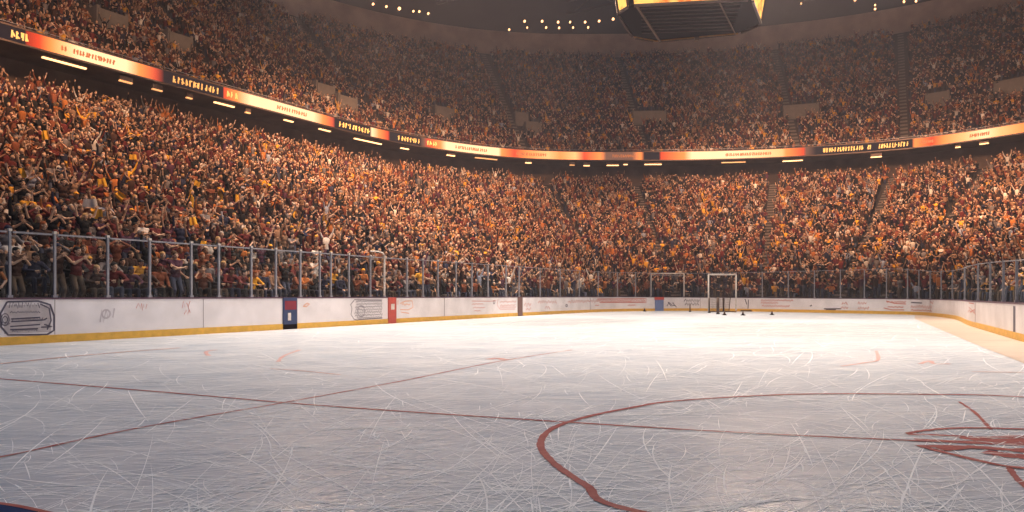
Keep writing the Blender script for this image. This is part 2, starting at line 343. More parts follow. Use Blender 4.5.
m = MB(); m.poly([W(-85, -6, 52.0), W(75, -6, 52.0), W(75, 122, 52.0), W(-85, 122, 52.0)]); struct(m.build('ceiling', M['roof']))
ORD = ['first', 'second', 'third', 'fourth', 'fifth', 'sixth', 'seventh', 'eighth', 'ninth', 'tenth', 'eleventh', 'twelfth', 'thirteenth', 'fourteenth', 'fifteenth', 'sixteenth', 'seventeenth', 'eighteenth', 'nineteenth', 'twentieth']
# roof girders
for k in range(9):
    v = 4 + k * 14
    m = MB()
    for dz in (0, -2.2): m.bar(W(-84, v, 51.6 + dz), W(74, v, 51.6 + dz), 0.35, 0.35)
    for q in range(40):
        u0 = -84 + q * 3.95; a, b = (51.6, 49.4) if q % 2 else (49.4, 51.6); m.bar(W(u0, v, a), W(u0 + 3.95, v, b), 0.16, 0.16)
    tag(m.build('roof_girder', M['darkm']), 'dark steel lattice roof girder high above the ice, %s from the camera end' % ORD[k], 'girder', 'roof girders')

# aisles (index along the ring) and their stairs
AIS_L = [ray_index(p, RC) for p in (545, 637, 775, 894, 985)] + [ray_index(p, RC) for p in (20, 215, 400)]
AIS_U = [ray_index(p, RC) for p in (245, 400, 530, 650, 800, 905)]
RARC = np.concatenate([[0], np.cumsum(np.linalg.norm(np.diff(RC, axis=0), axis=1))])
def near_aisle(i, L, half=0.75):
    a = np.interp(i, np.arange(NT), RARC)
    return any(abs(a - np.interp(j, np.arange(NT), RARC)) < half for j in L)
for n, j in enumerate(AIS_L):
    m = MB()
    for k in range(NL):
        for h in (0, 1):
            wa = WL[k] + (WL[k + 1] - WL[k]) * h / 2; wb = WL[k] + (WL[k + 1] - WL[k]) * (h + 1) / 2
            p = Vector((*low_pt(j, (wa + wb) / 2), 0)); d = Vector((*low_pt(j, wb), 0)) - Vector((*low_pt(j, wa), 0)); t_ = Vector((-d.y, d.x, 0)).normalized() * 0.42
            z0 = hl(WL[k]); z1 = hl(WL[k]) + (0.03 if h == 0 else (hl(WL[k + 1]) - hl(WL[k])) / 2)
            m.box(p + Vector((0, 0, (z0 + z1) / 2)), d / 2, t_, (0, 0, (z1 - z0) / 2))
    side = 'end stand' if n < 5 else 'long side stand'
    o = tag(m.build('stairway', M['stair'], recalc=True), 'grey stepped stairway between seat blocks of the lower %s, %s in that row' % (side, ORD[n % 5]), 'stairs', 'lower stand stairways')
for n, j in enumerate(AIS_U):
    m = MB()
    for k in range(NU):
        for h in (0, 1):
            oa = up_off(k) + (up_off(k + 1) - up_off(k)) * h / 2; ob = up_off(k) + (up_off(k + 1) - up_off(k)) * (h + 1) / 2
            a, b = ring_pt(j, 0, oa), ring_pt(j, 0, ob); d = b - a; t_ = Vector((-d.y, d.x, 0)).normalized() * 0.38
            z0 = hu(k); z1 = z0 + (0.03 if h == 0 else (hu(k + 1) - z0) / 2)
            m.box((a + b) / 2 + Vector((0, 0, (z0 + z1) / 2)), d / 2, t_, (0, 0, (z1 - z0) / 2))
    tag(m.build('stairway', M['stair'], recalc=True), 'steep grey stairway up the upper deck, %s from the scoreboard end of the long side' % ORD[n], 'stairs', 'upper deck stairways')

# ---------------------------------------------------------------- seats: every place of both decks
seats = []      # x, y, z, facing, index, row, deck
for k in range(NL):
    wm = WL[k] + (WL[k + 1] - WL[k]) * 0.62; pts = np.array([low_pt(i, wm) for i in range(I0, I1)]); arc = np.concatenate([[0], np.cumsum(np.linalg.norm(np.diff(pts, axis=0), axis=1))])
    for s in np.arange(0.3 + 0.27 * (k % 2), arc[-1], 0.51):
        i = np.interp(s, arc, np.arange(I0, I1)); p = lerp(pts, i - I0); d = lerp(BC, i) - lerp(RC, i)
        seats.append((p[0], p[1], hl(WL[k]), math.atan2(d[1], d[0]) - PI / 2, i, k, 0))
for k in range(NU):
    om = up_off(k) + (up_off(k + 1) - up_off(k)) * 0.6; pts = RC + RN * om; pts = pts[I0:I1]; arc = np.concatenate([[0], np.cumsum(np.linalg.norm(np.diff(pts, axis=0), axis=1))])
    for s in np.arange(0.3 + 0.28 * (k % 2), arc[-1], 0.52):
        i = np.interp(s, arc, np.arange(I0, I1)); p = lerp(pts, i - I0); d = -lerp(RN, i)
        seats.append((p[0], p[1], hu(k), math.atan2(d[1], d[0]) - PI / 2, i, k, 1))
S = np.array(seats)
PX = 512 + F * S[:, 0] / np.maximum(S[:, 1], 0.1); PY = HY - F * (S[:, 2] + 1.3 - CZ) / np.maximum(S[:, 1], 0.1)
keep = (S[:, 1] > 2) & (PX > -130) & (PX < 1150)
S, PX, PY = S[keep], PX[keep], PY[keep]

# entrance portals in the upper deck: light plaster boxes where the stairs come out
portals = [(102, 12, 2.6, 'beside the top corner of the side deck'), (172, 35, 2.4, 'second along the side deck'), (318, 84, 2.6, 'third along the side deck'), (340, 95, 2.6, 'third along the side deck, its lower half'), (441, 109, 2.8, 'just before the curved corner'), (520, 113, 1.8, 'at the curved corner, upper one'), (531, 124, 2.2, 'at the curved corner, lower one'),
           (649, 113, 5.0, 'wide one below the scoreboard'), (801, 105, 4.8, 'wide one past the scoreboard'), (938, 95, 2.6, 'small one in the far end deck'), (1011, 82, 3.4, 'last one of the far end deck')]
up = S[:, 6] == 1; kill = np.zeros(len(S), bool)
for px, py, wd, where in portals:
    q = np.where(up)[0][np.argmin((PX[up] - px) ** 2 + (PY[up] - py) ** 2)]; x, y, z, rz, i, k, _d = S[q]
    c = Vector((x, y, z)); fw = Vector((-math.sin(rz), math.cos(rz), 0)); sd = Vector((math.cos(rz), math.sin(rz), 0))
    e = empty('entrance_portal', c, 'pale plaster stair entrance in the upper deck, ' + where, 'entrance', 'upper deck entrances')
    hh = 0.85
    b = MB(); wd *= 0.85; b.box(c + fw * 1.4 + Vector((0, 0, 0.1)), sd * wd / 2, fw * 0.12, (0, 0, hh)); b.build('front_wall', M['portal'], e)
    for s_ in (-1, 1): b = MB(); b.box(c + sd * s_ * wd / 2 - fw * 0.2 + Vector((0, 0, 0.35)), sd * 0.12, fw * 1.6, (0, 0, hh)); b.build('side_wall', M['portal'], e)
    b = MB(); b.box(c - fw * 1.1 + Vector((0, 0, 1.5)), sd * wd / 2, fw * 0.9, (0, 0, 0.1)); b.build('canopy_slab', M['portal'], e)
    b = MB(); b.box(c - fw * 1.7 + Vector((0, 0, 0.4)), sd * wd * 0.3, fw * 0.05, (0, 0, 0.95)); b.build('doorway', M['dark'], e)
    dx, dy = S[:, 0] - x, S[:, 1] - y; a_, b_ = dx * sd.x + dy * sd.y, dx * fw.x + dy * fw.y
    kill |= up & (abs(a_) < wd / 2 + 0.35) & (b_ > -1.9) & (b_ < 2.0)
for q in range(len(S)):
    if near_aisle(S[q, 4], AIS_L if S[q, 6] == 0 else AIS_U, 0.5 if S[q, 6] else 0.4 + 0.25 * S[q, 5] / NL): kill[q] = True
kill |= rng.random(len(S)) < 0.02
S, PX, PY = S[~kill], PX[~kill], PY[~kill]
DIST = np.hypot(S[:, 0], S[:, 1])

# ---------------------------------------------------------------- boards
def board_frame(px):                          # index on the board curve for a column of the photograph
    return ray_index(px, BC)
bt = empty('rink_boards', W(-17.8, 20), 'white dasher boards with yellow kick plate running round the ice', 'rink boards')
bi = list(range(40, 1436, 3))
b = MB(); rows = [[board_pt(i, z if z else board_h(i), o_) for i in bi] for z, o_ in ((0.185, 0.0), (None, 0.0), (None, 0.12), (-0.03, 0.12))]
for a, c in zip(rows, rows[1:]): b.quadstrip(a, c)
b.build('board_panel', M['board'], bt)
b = MB(); rows = [[board_pt(i, z, o_) for i in bi] for z, o_ in ((-0.03, -0.02), (0.19, -0.02), (0.195, 0.0))]
for a, c in zip(rows, rows[1:]): b.quadstrip(a, c)
b.build('kick_plate', M['kick'], bt)
b = MB(); rows = [[board_pt(i, board_h(i) + z, o_) for i in bi] for z, o_ in ((-0.025, -0.02), (0.022, -0.02), (0.022, 0.14), (-0.025, 0.14), (-0.025, -0.02))]
for a, c in zip(rows, rows[1:]): b.quadstrip(a, c)
b.build('cap_rail', M['caprail'], bt)
def board_patch(px0, px1, z0, z1, name, m, off=-0.012, parent=None):
    a, c = board_frame(px0), board_frame(px1); n = max(2, int(abs(c - a) / 2) + 2); ii = np.linspace(a, c, n); q = MB()
    fz = lambda i, z: z * board_h(i)
    q.quadstrip([board_pt(i, fz(i, z0), off) for i in ii], [board_pt(i, fz(i, z1), off) for i in ii])
    for z in (z0, z1): q.quadstrip([board_pt(i, fz(i, z), off) for i in ii], [board_pt(i, fz(i, z), 0.0) for i in ii])
    for i in (a, c): q.quadstrip([board_pt(i, fz(i, z0), off), board_pt(i, fz(i, z1), off)], [board_pt(i, fz(i, z0), 0.0), board_pt(i, fz(i, z1), 0.0)])
    return q.build(name, m, parent or bt)
for px in (54.5, 203, 395.8, 444, 590, 700, 930, 975): board_patch(px, px + (0.7 if px < 500 else 0.4), 0.18, 0.97, 'seam', M['seam'], -0.003)
p = board_patch(282.6, 296.4, 0.16, 1.0, 'post_pad', M['navy'], -0.045); p['label'] = 'navy pad with red top and white mark'
board_patch(284, 295.5, 0.62, 0.9, 'pad_red_patch', mat('pad_dark_red', (0.22, 0.02, 0.04), 0.5), -0.05, p)
board_patch(282.6, 296.4, -0.0, 0.16, 'pad_foot', M['dark'], -0.045, p); board_patch(287, 290, 0.28, 0.52, 'pad_white_mark', M['white'], -0.052, p)
p = board_patch(387.8, 395.5, -0.0, 1.0, 'post_pad', M['redpad'], -0.045); p['label'] = 'red pad'; board_patch(390.2, 393.6, 0.53, 0.75, 'pad_white_mark', M['white'], -0.052, p)
p = board_patch(517.6, 522, -0.0, 1.0, 'post_pad', M['brownpad'], -0.045); p['label'] = 'dark brown pad'
p = board_patch(654.8, 663.4, -0.0, 0.8, 'post_pad', M['bluepad'], -0.045); board_patch(654.4, 663.8, 0.8, 1.0, 'pad_red_patch', M['redpad'], -0.045, p); p['label'] = 'blue pad with red top'
p = board_patch(1013.3, 1015.4, 0.2, 0.92, 'dark_crack', M['inkdark'], -0.004)

def strokes(name, items, m, wpx=1.0, off=-0.006, label=None):
    """ink strokes on the boards: polylines of (px, fraction of board height), ribbons of wpx pixels"""
    q = MB()
    for P in items:
        pts = []
        for (x0, z0), (x1, z1) in zip(P, P[1:]):
            n = max(1, int(max(abs(x1 - x0) / 2.5, abs(z1 - z0) * 5)))
            for k in range(n): pts.append((x0 + (x1 - x0) * k / n, z0 + (z1 - z0) * k / n))
        pts.append(P[-1]); V = []
        for x, z in pts:
            i = board_frame(x)
            if i is not None: V.append(board_pt(i, z * board_h(i), off))
        if len(V) < 2: continue
        Aa, Bb = [], []
        for k, p in enumerate(V):
            d = (V[min(k + 1, len(V) - 1)] - V[max(k - 1, 0)]).normalized(); tn = Vector((*lerp(BN, board_frame(pts[k][0])), 0)); nn = d.cross(tn).normalized() * wpx * p.y / F / 2
            Aa.append(p + nn); Bb.append(p - nn)
        q.quadstrip(Aa, Bb)
    o = q.build(name, m, bt)
    if label: o['label'] = label
    return o
def ellipse(cx, cz, rx, rz, a0=0, a1=360, n=20): return [(cx + rx * math.cos(math.radians(a0 + (a1 - a0) * k / n)), cz + rz * math.sin(math.radians(a0 + (a1 - a0) * k / n))) for k in range(n + 1)]
def scribble(x0, x1, zc, hz, step=1.6, jag=1.0):
    P = []; x = x0; k = 0
    while x < x1: P.append((x, zc + hz * (0.5 if k % 2 else -0.5) * (0.4 + jag * random.random() * 0.8))); x += step * (0.6 + 0.8 * random.random()); k += 1
    return P if len(P) > 1 else [(x0, zc), (x1, zc)]
# big oval emblem near the picture's edge
strokes('emblem_ground', [[(4, z), (51, z)] for z in (0.30, 0.40, 0.50, 0.60, 0.70, 0.80)], mat('emblem_ground', (0.46, 0.42, 0.44), 0.6), 5.2, off=-0.003)
strokes('emblem_outline', [[(7, 0.93), (38, 0.94), (50, 0.86), (54, 0.6), (54, 0.28), (47, 0.19), (8, 0.22), (1, 0.4), (0.3, 0.68), (7, 0.93)]], M['inkdark'], 1.8, label='dark outline of the oval emblem')
strokes('emblem_lines', [[(11, 0.50), (44, 0.52), (47, 0.56)], [(11, 0.56), (40, 0.58)], [(10, 0.40), (40, 0.42)], [(41, 0.36), (52, 0.36), (44, 0.42)], [(40, 0.88), (49, 0.78), (51, 0.5), (47, 0.3)], [(10, 0.33), (38, 0.33)]], M['inkdark'], 1.3)
strokes('emblem_scribble', [scribble(9, 40, 0.86, 0.14, 1.4), scribble(10, 40, 0.70, 0.05, 1.5), scribble(12, 44, 0.54, 0.08, 1.2), scribble(12, 38, 0.30, 0.05, 1.6), ellipse(5, 0.55, 4, 0.13), ellipse(5, 0.55, 2.4, 0.07), scribble(1, 10, 0.45, 0.1, 1.2)], M['inkdark'], 0.8)
# square block of scrawl
strokes('advert_scrawl', [scribble(353 + random.random() * 4, 382.5, z, 0.08, 1.1) for z in (0.86, 0.76, 0.66, 0.56, 0.46, 0.36, 0.26)] + [[(354, 0.9), (350.5, 0.75), (352, 0.6), (350.8, 0.4), (354, 0.22), (358, 0.18)], [(354, 0.92), (382, 0.9)], [(358, 0.2), (382, 0.22)], ellipse(361, 0.5, 3.5, 0.2)], M['inkdark'], 0.75, label='grey scrawled square advert')
strokes('advert_scrawl', [[(400, 0.75), (405, 0.85), (412, 0.86), (413, 0.6), (408, 0.5), (400, 0.52)], scribble(402, 411, 0.72, 0.08), [(401, 0.42), (409, 0.36)], [(397.8, 0.9), (397.8, 0.72)]], M['inkorange'], 0.7)
strokes('advert_scrawl', [[(303, 0.72), (307, 0.82), (309.5, 0.8), (306, 0.7), (303, 0.72)]], M['inkorange'], 0.8)
strokes('advert_scrawl', [scribble(136, 148, 0.78, 0.16), scribble(182, 191, 0.8, 0.2), scribble(184, 190, 0.62, 0.14), [(187, 0.85), (190, 0.6)]], M['inkred'], 0.6)
strokes('advert_smudge', [ellipse(106, 0.62, 4, 0.10), scribble(100, 116, 0.6, 0.3, 2.5)], mat('faded_print', (0.55, 0.50, 0.54), 0.6, var=0.05), 1.6)
strokes('advert_scrawl', [[(472, 0.82), (490, 0.80), (496, 0.82)], scribble(472, 484, 0.68, 0.06), scribble(473, 486, 0.5, 0.08), scribble(474, 482, 0.36, 0.05), [(498, 0.9), (497, 0.6), (500, 0.4), (515, 0.38)], scribble(500, 516, 0.76, 0.08), scribble(500, 516, 0.58, 0.08), [(500, 0.5), (516, 0.48)]], M['inkred'], 0.55)
strokes('advert_dot', [ellipse(494, 0.75, 0.8, 0.08), ellipse(566.5, 0.48, 1, 0.06)], M['inkdark'], 0.9)
strokes('advert_lettering', [scribble(z0, z1, zz, hh_, 1.3) for z0, z1, zz, hh_ in ((524, 532, 0.6, 0.25), (526, 531, 0.35, 0.15), (538, 557, 0.72, 0.18), (545, 550, 0.4, 0.2), (568, 600, 0.72, 0.16), (597, 645, 0.78, 0.16), (600, 646, 0.68, 0.10), (628, 636, 0.42, 0.08), (595, 600, 0.44, 0.05))] + [[(597, 0.86), (646, 0.88), (646, 0.6), (600, 0.62)]], M['inkred'], 0.7, label='red lettering across the boards')
strokes('advert_lettering', [scribble(667, 676, 0.5, 0.3, 2), [(668, 0.65), (671, 0.35), (675, 0.4), (676.5, 0.25)], scribble(684, 700, 0.75, 0.2, 1.3), scribble(685, 699, 0.5, 0.25, 1.3), [(690, 0.45), (690, 0.1)], [(745, 0.9), (747, 0.5)], [(748.5, 0.85), (748, 0.2)]], M['inkdark'], 0.8)
strokes('advert_lettering', [scribble(761, 794, 0.82, 0.14, 1.4), scribble(761, 778, 0.64, 0.14, 1.4), scribble(762, 790, 0.42, 0.14, 1.4), scribble(842, 848, 0.68, 0.18, 1.2), scribble(858, 867, 0.7, 0.16, 1.2), scribble(858, 869, 0.36, 0.2, 1.2), scribble(841, 849, 0.38, 0.14, 1.3)], M['inkred'], 0.8)
strokes('advert_lettering', [[(824, 0.27), (841, 0.30)], [(826, 0.22), (836, 0.22)], [(810, 0.45), (812, 0.5)], [(911, 0.78), (922, 0.76)]], M['inkdark'], 1.2)
strokes('advert_lettering', [scribble(887, 906, 0.80, 0.10, 1.5), [(886, 0.86), (895, 0.7), (906, 0.68)], [(884, 0.4), (892, 0.28), (904, 0.30)], scribble(888, 904, 0.48, 0.08, 1.5), scribble(911, 933, 0.52, 0.2, 1.3), scribble(911, 932, 0.3, 0.1, 1.4), scribble(930, 934, 0.8, 0.2, 1.2)], M['inkred'], 0.9)
strokes('advert_scrawl', [[(969, 0.92), (974, 0.9), (975.5, 0.7), (970, 0.55)], [(969, 0.75), (976, 0.5)], scribble(968, 976, 0.6, 0.12, 1.5)], M['inkred'], 0.8)

# ---------------------------------------------------------------- glass panes and posts above the boards
post_px = [-48, 11, 56, 109, 151, 192.5, 220, 252.5, 277, 301.5, 321, 332, 350, 371.5, 385.5, 408, 424, 439, 457, 473, 489, 507, 520, 541, 561, 580, 599, 618, 636, 651, 684, 708, 736, 762, 788, 814, 840, 864, 886, 907, 918, 929, 940, 951, 963, 976, 988, 1001, 1014, 1034, 1062, 1105]
def glass_top(px): return float(np.interp(px, [0, 385, 640, 900, 935, 1024, 1105], [2.68, 2.76, 2.95, 2.9, 2.55, 2.06, 2.0]))
def side_of(px): return 'long side boards' if px < 560 else 'far end boards' if px < 925 else 'near side boards'
cnt = {}
for n, px in enumerate(post_px):
    j = board_frame(px); zt = glass_top(px); zb = board_h(j) + 0.022; c = board_pt(j, zb, 0.06); tn = Vector((*lerp(BN, j), 0)); ta = Vector((-tn.y, tn.x, 0))
    sd = side_of(px); cnt[sd] = cnt.get(sd, 0) + 1
    wpx = 2.4 if px < 200 else 2.3 if px < 320 else 1.8 if px < 525 else 0.9 if px < 905 else 1.5; hw = max(0.02, wpx / 2 * c.y / F * (0.8 if px < 900 else 0.6)); hw = min(hw, 0.045)
    tall = px in (385.5,)
    e = empty('glass_post', c, ('%s post holding glass above the %s, %s from the camera end' % ('grey metal' if not tall else 'pale metal', sd, ORD[cnt[sd] - 1] if cnt[sd] <= 20 else 'twenty-%s' % ORD[cnt[sd] - 21])), 'post', 'glass posts')
    b = MB(); b.box(c + Vector((0, 0, (zt - zb) / 2 + 0.02)), ta * hw, tn * 0.03, (0, 0, (zt - zb) / 2 + 0.02)); b.build('upright', M['steel'] if not tall else M['white'], e)
    b = MB(); b.box(c + Vector((0, 0, 0.03)), ta * (hw + 0.03), tn * 0.045, (0, 0, 0.03)); b.build('foot_plate', M['steel'], e)
    if px < 460: b = MB(); b.box(Vector((c.x, c.y, zt + 0.05)), ta * (hw + 0.012), tn * 0.04, (0, 0, 0.03)); b.build('post_cap', M['white'], e)
    if n + 1 < len(post_px):
        px2 = post_px[n + 1]; j2 = board_frame(px2); zt2 = glass_top(px2); k_ = max(2, int(abs(j2 - j) / 12) + 2); gp_ = 0.06 / max(0.2, (board_pt(j2, 0) - board_pt(j, 0)).length); ii = np.linspace(j + (j2 - j) * gp_, j2 - (j2 - j) * gp_, k_)
        c2 = board_pt((j + j2) / 2, 0, 0.06); c2.z = board_h(j) + 0.022
        e = empty('rink_glass', c2, 'clear glass pane above the %s, past its %s post' % (sd, ORD[cnt[sd] - 1] if cnt[sd] <= 20 else 'twenty-%s' % ORD[cnt[sd] - 21]), 'glass pane', 'rink glass panes')
        tz = np.linspace(zt, zt2, k_)
        b = MB(); fr = [[board_pt(i, board_h(i) + 0.03, o_) for i in ii] for o_ in (0.052, 0.068)]; tp = [[board_pt(i, z, o_) for i, z in zip(ii, tz)] for o_ in (0.052, 0.068)]
        b.quadstrip(fr[0], tp[0]); b.build('pane', M['glass'], e)
        b = MB(); h_ = 0.022 if px < 400 else 0.014
        rr = [[board_pt(i, z + dz, o_) for i, z in zip(ii, tz)] for dz, o_ in ((-h_, 0.045), (h_, 0.045), (h_, 0.075), (-h_, 0.075), (-h_, 0.045))]
        for a, c_ in zip(rr, rr[1:]): b.quadstrip(a, c_)
        b.build('top_rail', M['steel'], e)
# curved pipe loop on the tall post near the red pad
j = board_frame(385.5); c = board_pt(j, 2.75, 0.06); j0 = board_frame(371.5); c0 = board_pt(j0, 2.75, 0.06)
b = MB(); b.tube([c, c + Vector((0, 0, 0.12)), c.lerp(c0, 0.12) + Vector((0, 0, 0.22)), c.lerp(c0, 0.5) + Vector((0, 0, 0.26)), c0 + Vector((0, 0, 0.24))], 0.03, 8)
tag(b.build('bent_pipe', M['white'], smooth=True), 'bent white pipe curving over the glass beside the red pad', 'pipe')

# tall white frames at the far end
def frame_thing(name, label, cat, px0, px1, ytop, yb0, yb1, Y, r, legs=True):
    a, b_ = at(px0, ytop, Y), at(px1, ytop, Y); e = empty(name, Vector((a.x, Y, 0)), label, cat)
    MB().tube([a, b_], r, 8).build('crossbar', M['white'], e, True)
    for p, yb in ((a, yb0), (b_, yb1)):
        q = Vector((p.x, p.y, at(0, yb, Y).z)); MB().tube([q, p], r, 8).build('goal_post', M['white'] if legs else M['steel'], e, True)
    return e, a, b_
jf = board_frame(660); Yf = board_pt(jf, 0, 0.1).y
e, a, b_ = frame_thing('gate_frame', 'tall white metal frame standing above the blue pad at the far boards', 'gate frame', 651, 684, 273.4, 296.2, 296.2, Yf, 0.045)
MB().bar(a + Vector((0, 0, -0.14)), b_ + Vector((0, 0, -0.14)), 0.03, 0.04).build('lower_rail', M['steel'], e)
Yg = 46.5
e, a, b_ = frame_thing('hockey_goal', 'tall white hockey goal frame on the ice before the far boards', 'goal', 708.5, 736, 274.5, 312.2, 310.6, Yg, 0.055)
bk = Vector((0.0, 1.1, 0)); za = 0.03
a0, b0 = Vector((a.x, a.y, za)), Vector((b_.x, b_.y, za))
MB().tube([a0, a0 + bk * 0.7 + Vector((0.25, 0, 0)), b0 + bk * 0.7 + Vector((-0.25, 0, 0)), b0], 0.04, 8).build('base_bar', M['darkm'], e, True)
for p, s_ in ((a, 1), (b_, -1)): MB().tube([p, p + Vector((0.1 * s_, 0.45, -0.1)), Vector((p.x + 0.25 * s_, p.y + 0.77, za))], 0.03, 8).build('rear_brace', M['darkm'], e, True)
nt = MB()
p00, p10, p01, p11 = a + Vector((0.1, .45, -.1)), b_ + Vector((-.1, .45, -.1)), a0 + bk * .7 + Vector((.25, 0, 0)), b0 + bk * .7 + Vector((-.25, 0, 0))
for k in range(17): t_ = k / 16; nt.bar(p00.lerp(p10, t_), p01.lerp(p11, t_), 0.012, 0.012)
for k in range(21): t_ = k / 20; nt.bar(p00.lerp(p01, t_), p10.lerp(p11, t_), 0.012, 0.012)
nt.build('net', M['darkm'], e)['kind'] = 'stuff'
# dark training stands left on the ice in front of the goal
def ice_stand(px, ytop, ybot, wpx, label, foot=2.0):
    Y = CZ * F / (ybot - HY); a = at(px, ytop, Y); q = Vector((a.x, Y, 0)); e = empty('boundary_stake', q, label, 'stake', 'dark stakes by the goal')
    MB().tube([q + Vector((0, 0, 0.02)), Vector((a.x, Y, a.z))], wpx / 2 * Y / F, 8).build('shaft', M['darkm'], e, True)
    MB().tube([q, q + Vector((0, 0, 0.05)), q + Vector((0, 0, 0.09))], [foot * wpx / 2 * Y / F, foot * wpx / 2 * Y / F, wpx / 2 * Y / F], 10).build('foot_disc', M['dark'], e, True)
ice_stand(718, 297, 314.2, 3.0, 'thick dark stake on the ice inside the goal mouth', 1.2)
ice_stand(709.2, 298, 312.8, 1.5, 'thin dark stake beside the first goal post')
ice_stand(723.5, 298, 311.8, 2.0, 'dark stake just past the thick one in the goal mouth')
ice_stand(690, 304, 311.8, 1.2, 'short thin stake by the boards past the blue pad')
ice_stand(748.5, 300, 309.6, 2.0, 'dark stake against the boards beyond the goal')
for px, py, lb in ((644.5, 311.4, 'small dark cone on the ice before the blue pad'), (724.5, 315.2, 'small dark cone in front of the goal'), (743, 315.4, 'small dark cone just past the goal'), (772, 315, 'small dark cone farthest beyond the goal')):
    c = ground(px, py); e = empty('marker_cone', c, lb, 'cone', 'dark cones on the ice')
    MB().tube([c, c + Vector((0, 0, 0.04))], 0.14, 12).build('cone_base', M['dark'], e); MB().tube([c + Vector((0, 0, 0.04)), c + Vector((0, 0, 0.24))], [0.09, 0.02], 12).build('cone_body', M['darkm'], e, True)
c = ground(750, 311.5); MB().bar(c + Vector((-0.7, 0, 0.05)), c + Vector((0.55, 0, 0.05)), 0.08, 0.08).build('hockey_stick', M['darkm']); tag(bpy.data.objects['hockey_stick'], 'dark stick lying on the ice behind the goal', 'stick')

# ---------------------------------------------------------------- ribbon screen on the balcony front
CR, RD, OR, DK, BR, MD = (1.0, 0.62, 0.33), (0.62, 0.055, 0.02), (0.95, 0.24, 0.06), (0.022, 0.014, 0.015), (0.16, 0.07, 0.045), (1.0, 0.42, 0.16)
stops = [(-140, CR), (-60, CR), (-40, RD), (-30, DK), (24, DK), (26, (0.35, .03, .015)), (38, RD), (50, OR), (62, MD), (80, CR), (125, CR), (138, OR), (155, (0.5, .06, .03)), (163, DK), (222, DK), (223, RD), (236, OR), (250, CR), (312, CR), (322, OR), (332, (0.5, .06, .03)), (334, DK), (369, DK), (371, CR), (378, OR), (387, RD), (389, DK), (419, DK), (423, BR), (428, RD), (440, OR), (446, CR), (498, CR), (501, OR), (514, RD), (528, OR), (548, MD), (560, OR), (575, MD), (584, RD), (600, OR), (606, BR), (632, BR), (640, OR), (644, DK), (659, DK), (661, RD), (684, OR), (692, CR), (740, CR), (782, MD), (786, OR), (803, RD), (806, BR), (816, DK), (912, DK), (915, OR), (932, RD), (944, OR), (965, MD), (985, CR), (1000, MD), (1024, OR), (1120, CR), (1200, OR)]
rb = empty('ribbon_screen', ring_pt(ray_index(512, RC), 17.7), 'long glowing ribbon screen curving round the balcony front', 'screen')
ZR0, ZR1 = 17.72, 18.66
q = MB(); colr = []
pxs = [p for p in np.arange(-140, 1200, 1.0)]
A, B = [], []
for p in pxs:
    j = ray_index(p, RC); A.append(ring_pt(j, ZR0, -0.16)); B.append(ring_pt(j, ZR1, -0.16))
    k = max(i for i in range(len(stops)) if stops[i][0] <= p); k = min(k, len(stops) - 2); f = (p - stops[k][0]) / (stops[k + 1][0] - stops[k][0]); f = min(max(f, 0), 1)
    colr.append([stops[k][1][c] * (1 - f) + stops[k + 1][1][c] * f for c in range(3)])
q.quadstrip(A, B); o = q.build('display', M['screen'], rb)
at_ = o.data.color_attributes.new('tint', 'FLOAT_COLOR', 'POINT'); at_.data.foreach_set('color', np.array([(*c, 1) for c in colr + colr], np.float32).ravel())
ridx = [ray_index(p, RC) for p in range(-140, 1200, 5)]
for nm, z0, z1 in (('lower_frame', 17.60, 17.72), ('upper_frame', 18.66, 18.78)):
    q = MB(); rr = [[ring_pt(i, z, o_) for i in ridx] for z, o_ in ((z0, 0.0), (z0, -0.2), (z1, -0.2), (z1, 0.0))]
    for a, c in zip(rr, rr[1:]): q.quadstrip(a, c)
    q.build(nm, M['darkm'], rb)
q = MB(); q.tube([ring_pt(i, 18.98, 0.05) for i in ridx], 0.025, 5)
q.build('hand_rail', M['steel'], rb)
def ring_glyphs(px0, px1, m, name, zc=18.19, hz=0.5, dens=1.0):
    q = MB(); x = px0
    while x < px1:
        j = ray_index(x, RC); Y = ring_pt(j, 0).y; wd = max(1.3, hz * 0.55 * F / Y)
        for s_ in range(3):
            xa = x + random.random() * wd * 0.6; xb = x + random.random() * wd * 0.9; za, zb = zc + (random.random() - .5) * hz, zc + (random.random() - .5) * hz
            if s_ == 0: xb = xa + 0.3; za, zb = zc - hz / 2, zc + hz / 2
            a, b_ = ring_pt(ray_index(xa, RC), za, -0.175), ring_pt(ray_index(xb + 0.2, RC), zb, -0.175)
            q.bar(a, b_, 0.02, 0.10, up=(0, 0, 1)) if abs(zb - za) < 0.3 else q.bar(a, b_, 0.02, 0.10, up=(b_ - a).cross(Vector((*lerp(RN, j), 0))))
        x += wd * 1.15
    q.build(name, m, rb)
M['inkscreen'] = mat('screen_text_brown', (0.3, 0.1, 0.04), 0.6, emit=(0.55, 0.16, 0.05), estr=0.8)
for a, b_ in ((10, 25), (172, 217), (338, 367), (397, 418), (823, 862), (867, 872), (878, 908), (226, 234), (426, 436)): ring_glyphs(a, b_, M['gold'], 'screen_lettering')
for a, b_ in ((60, 66), (72, 112), (276, 306), (612, 634), (516, 545), (725, 770), (920, 932), (970, 990), (455, 485)): ring_glyphs(a, b_, M['inkscreen'], 'screen_lettering', hz=0.34)

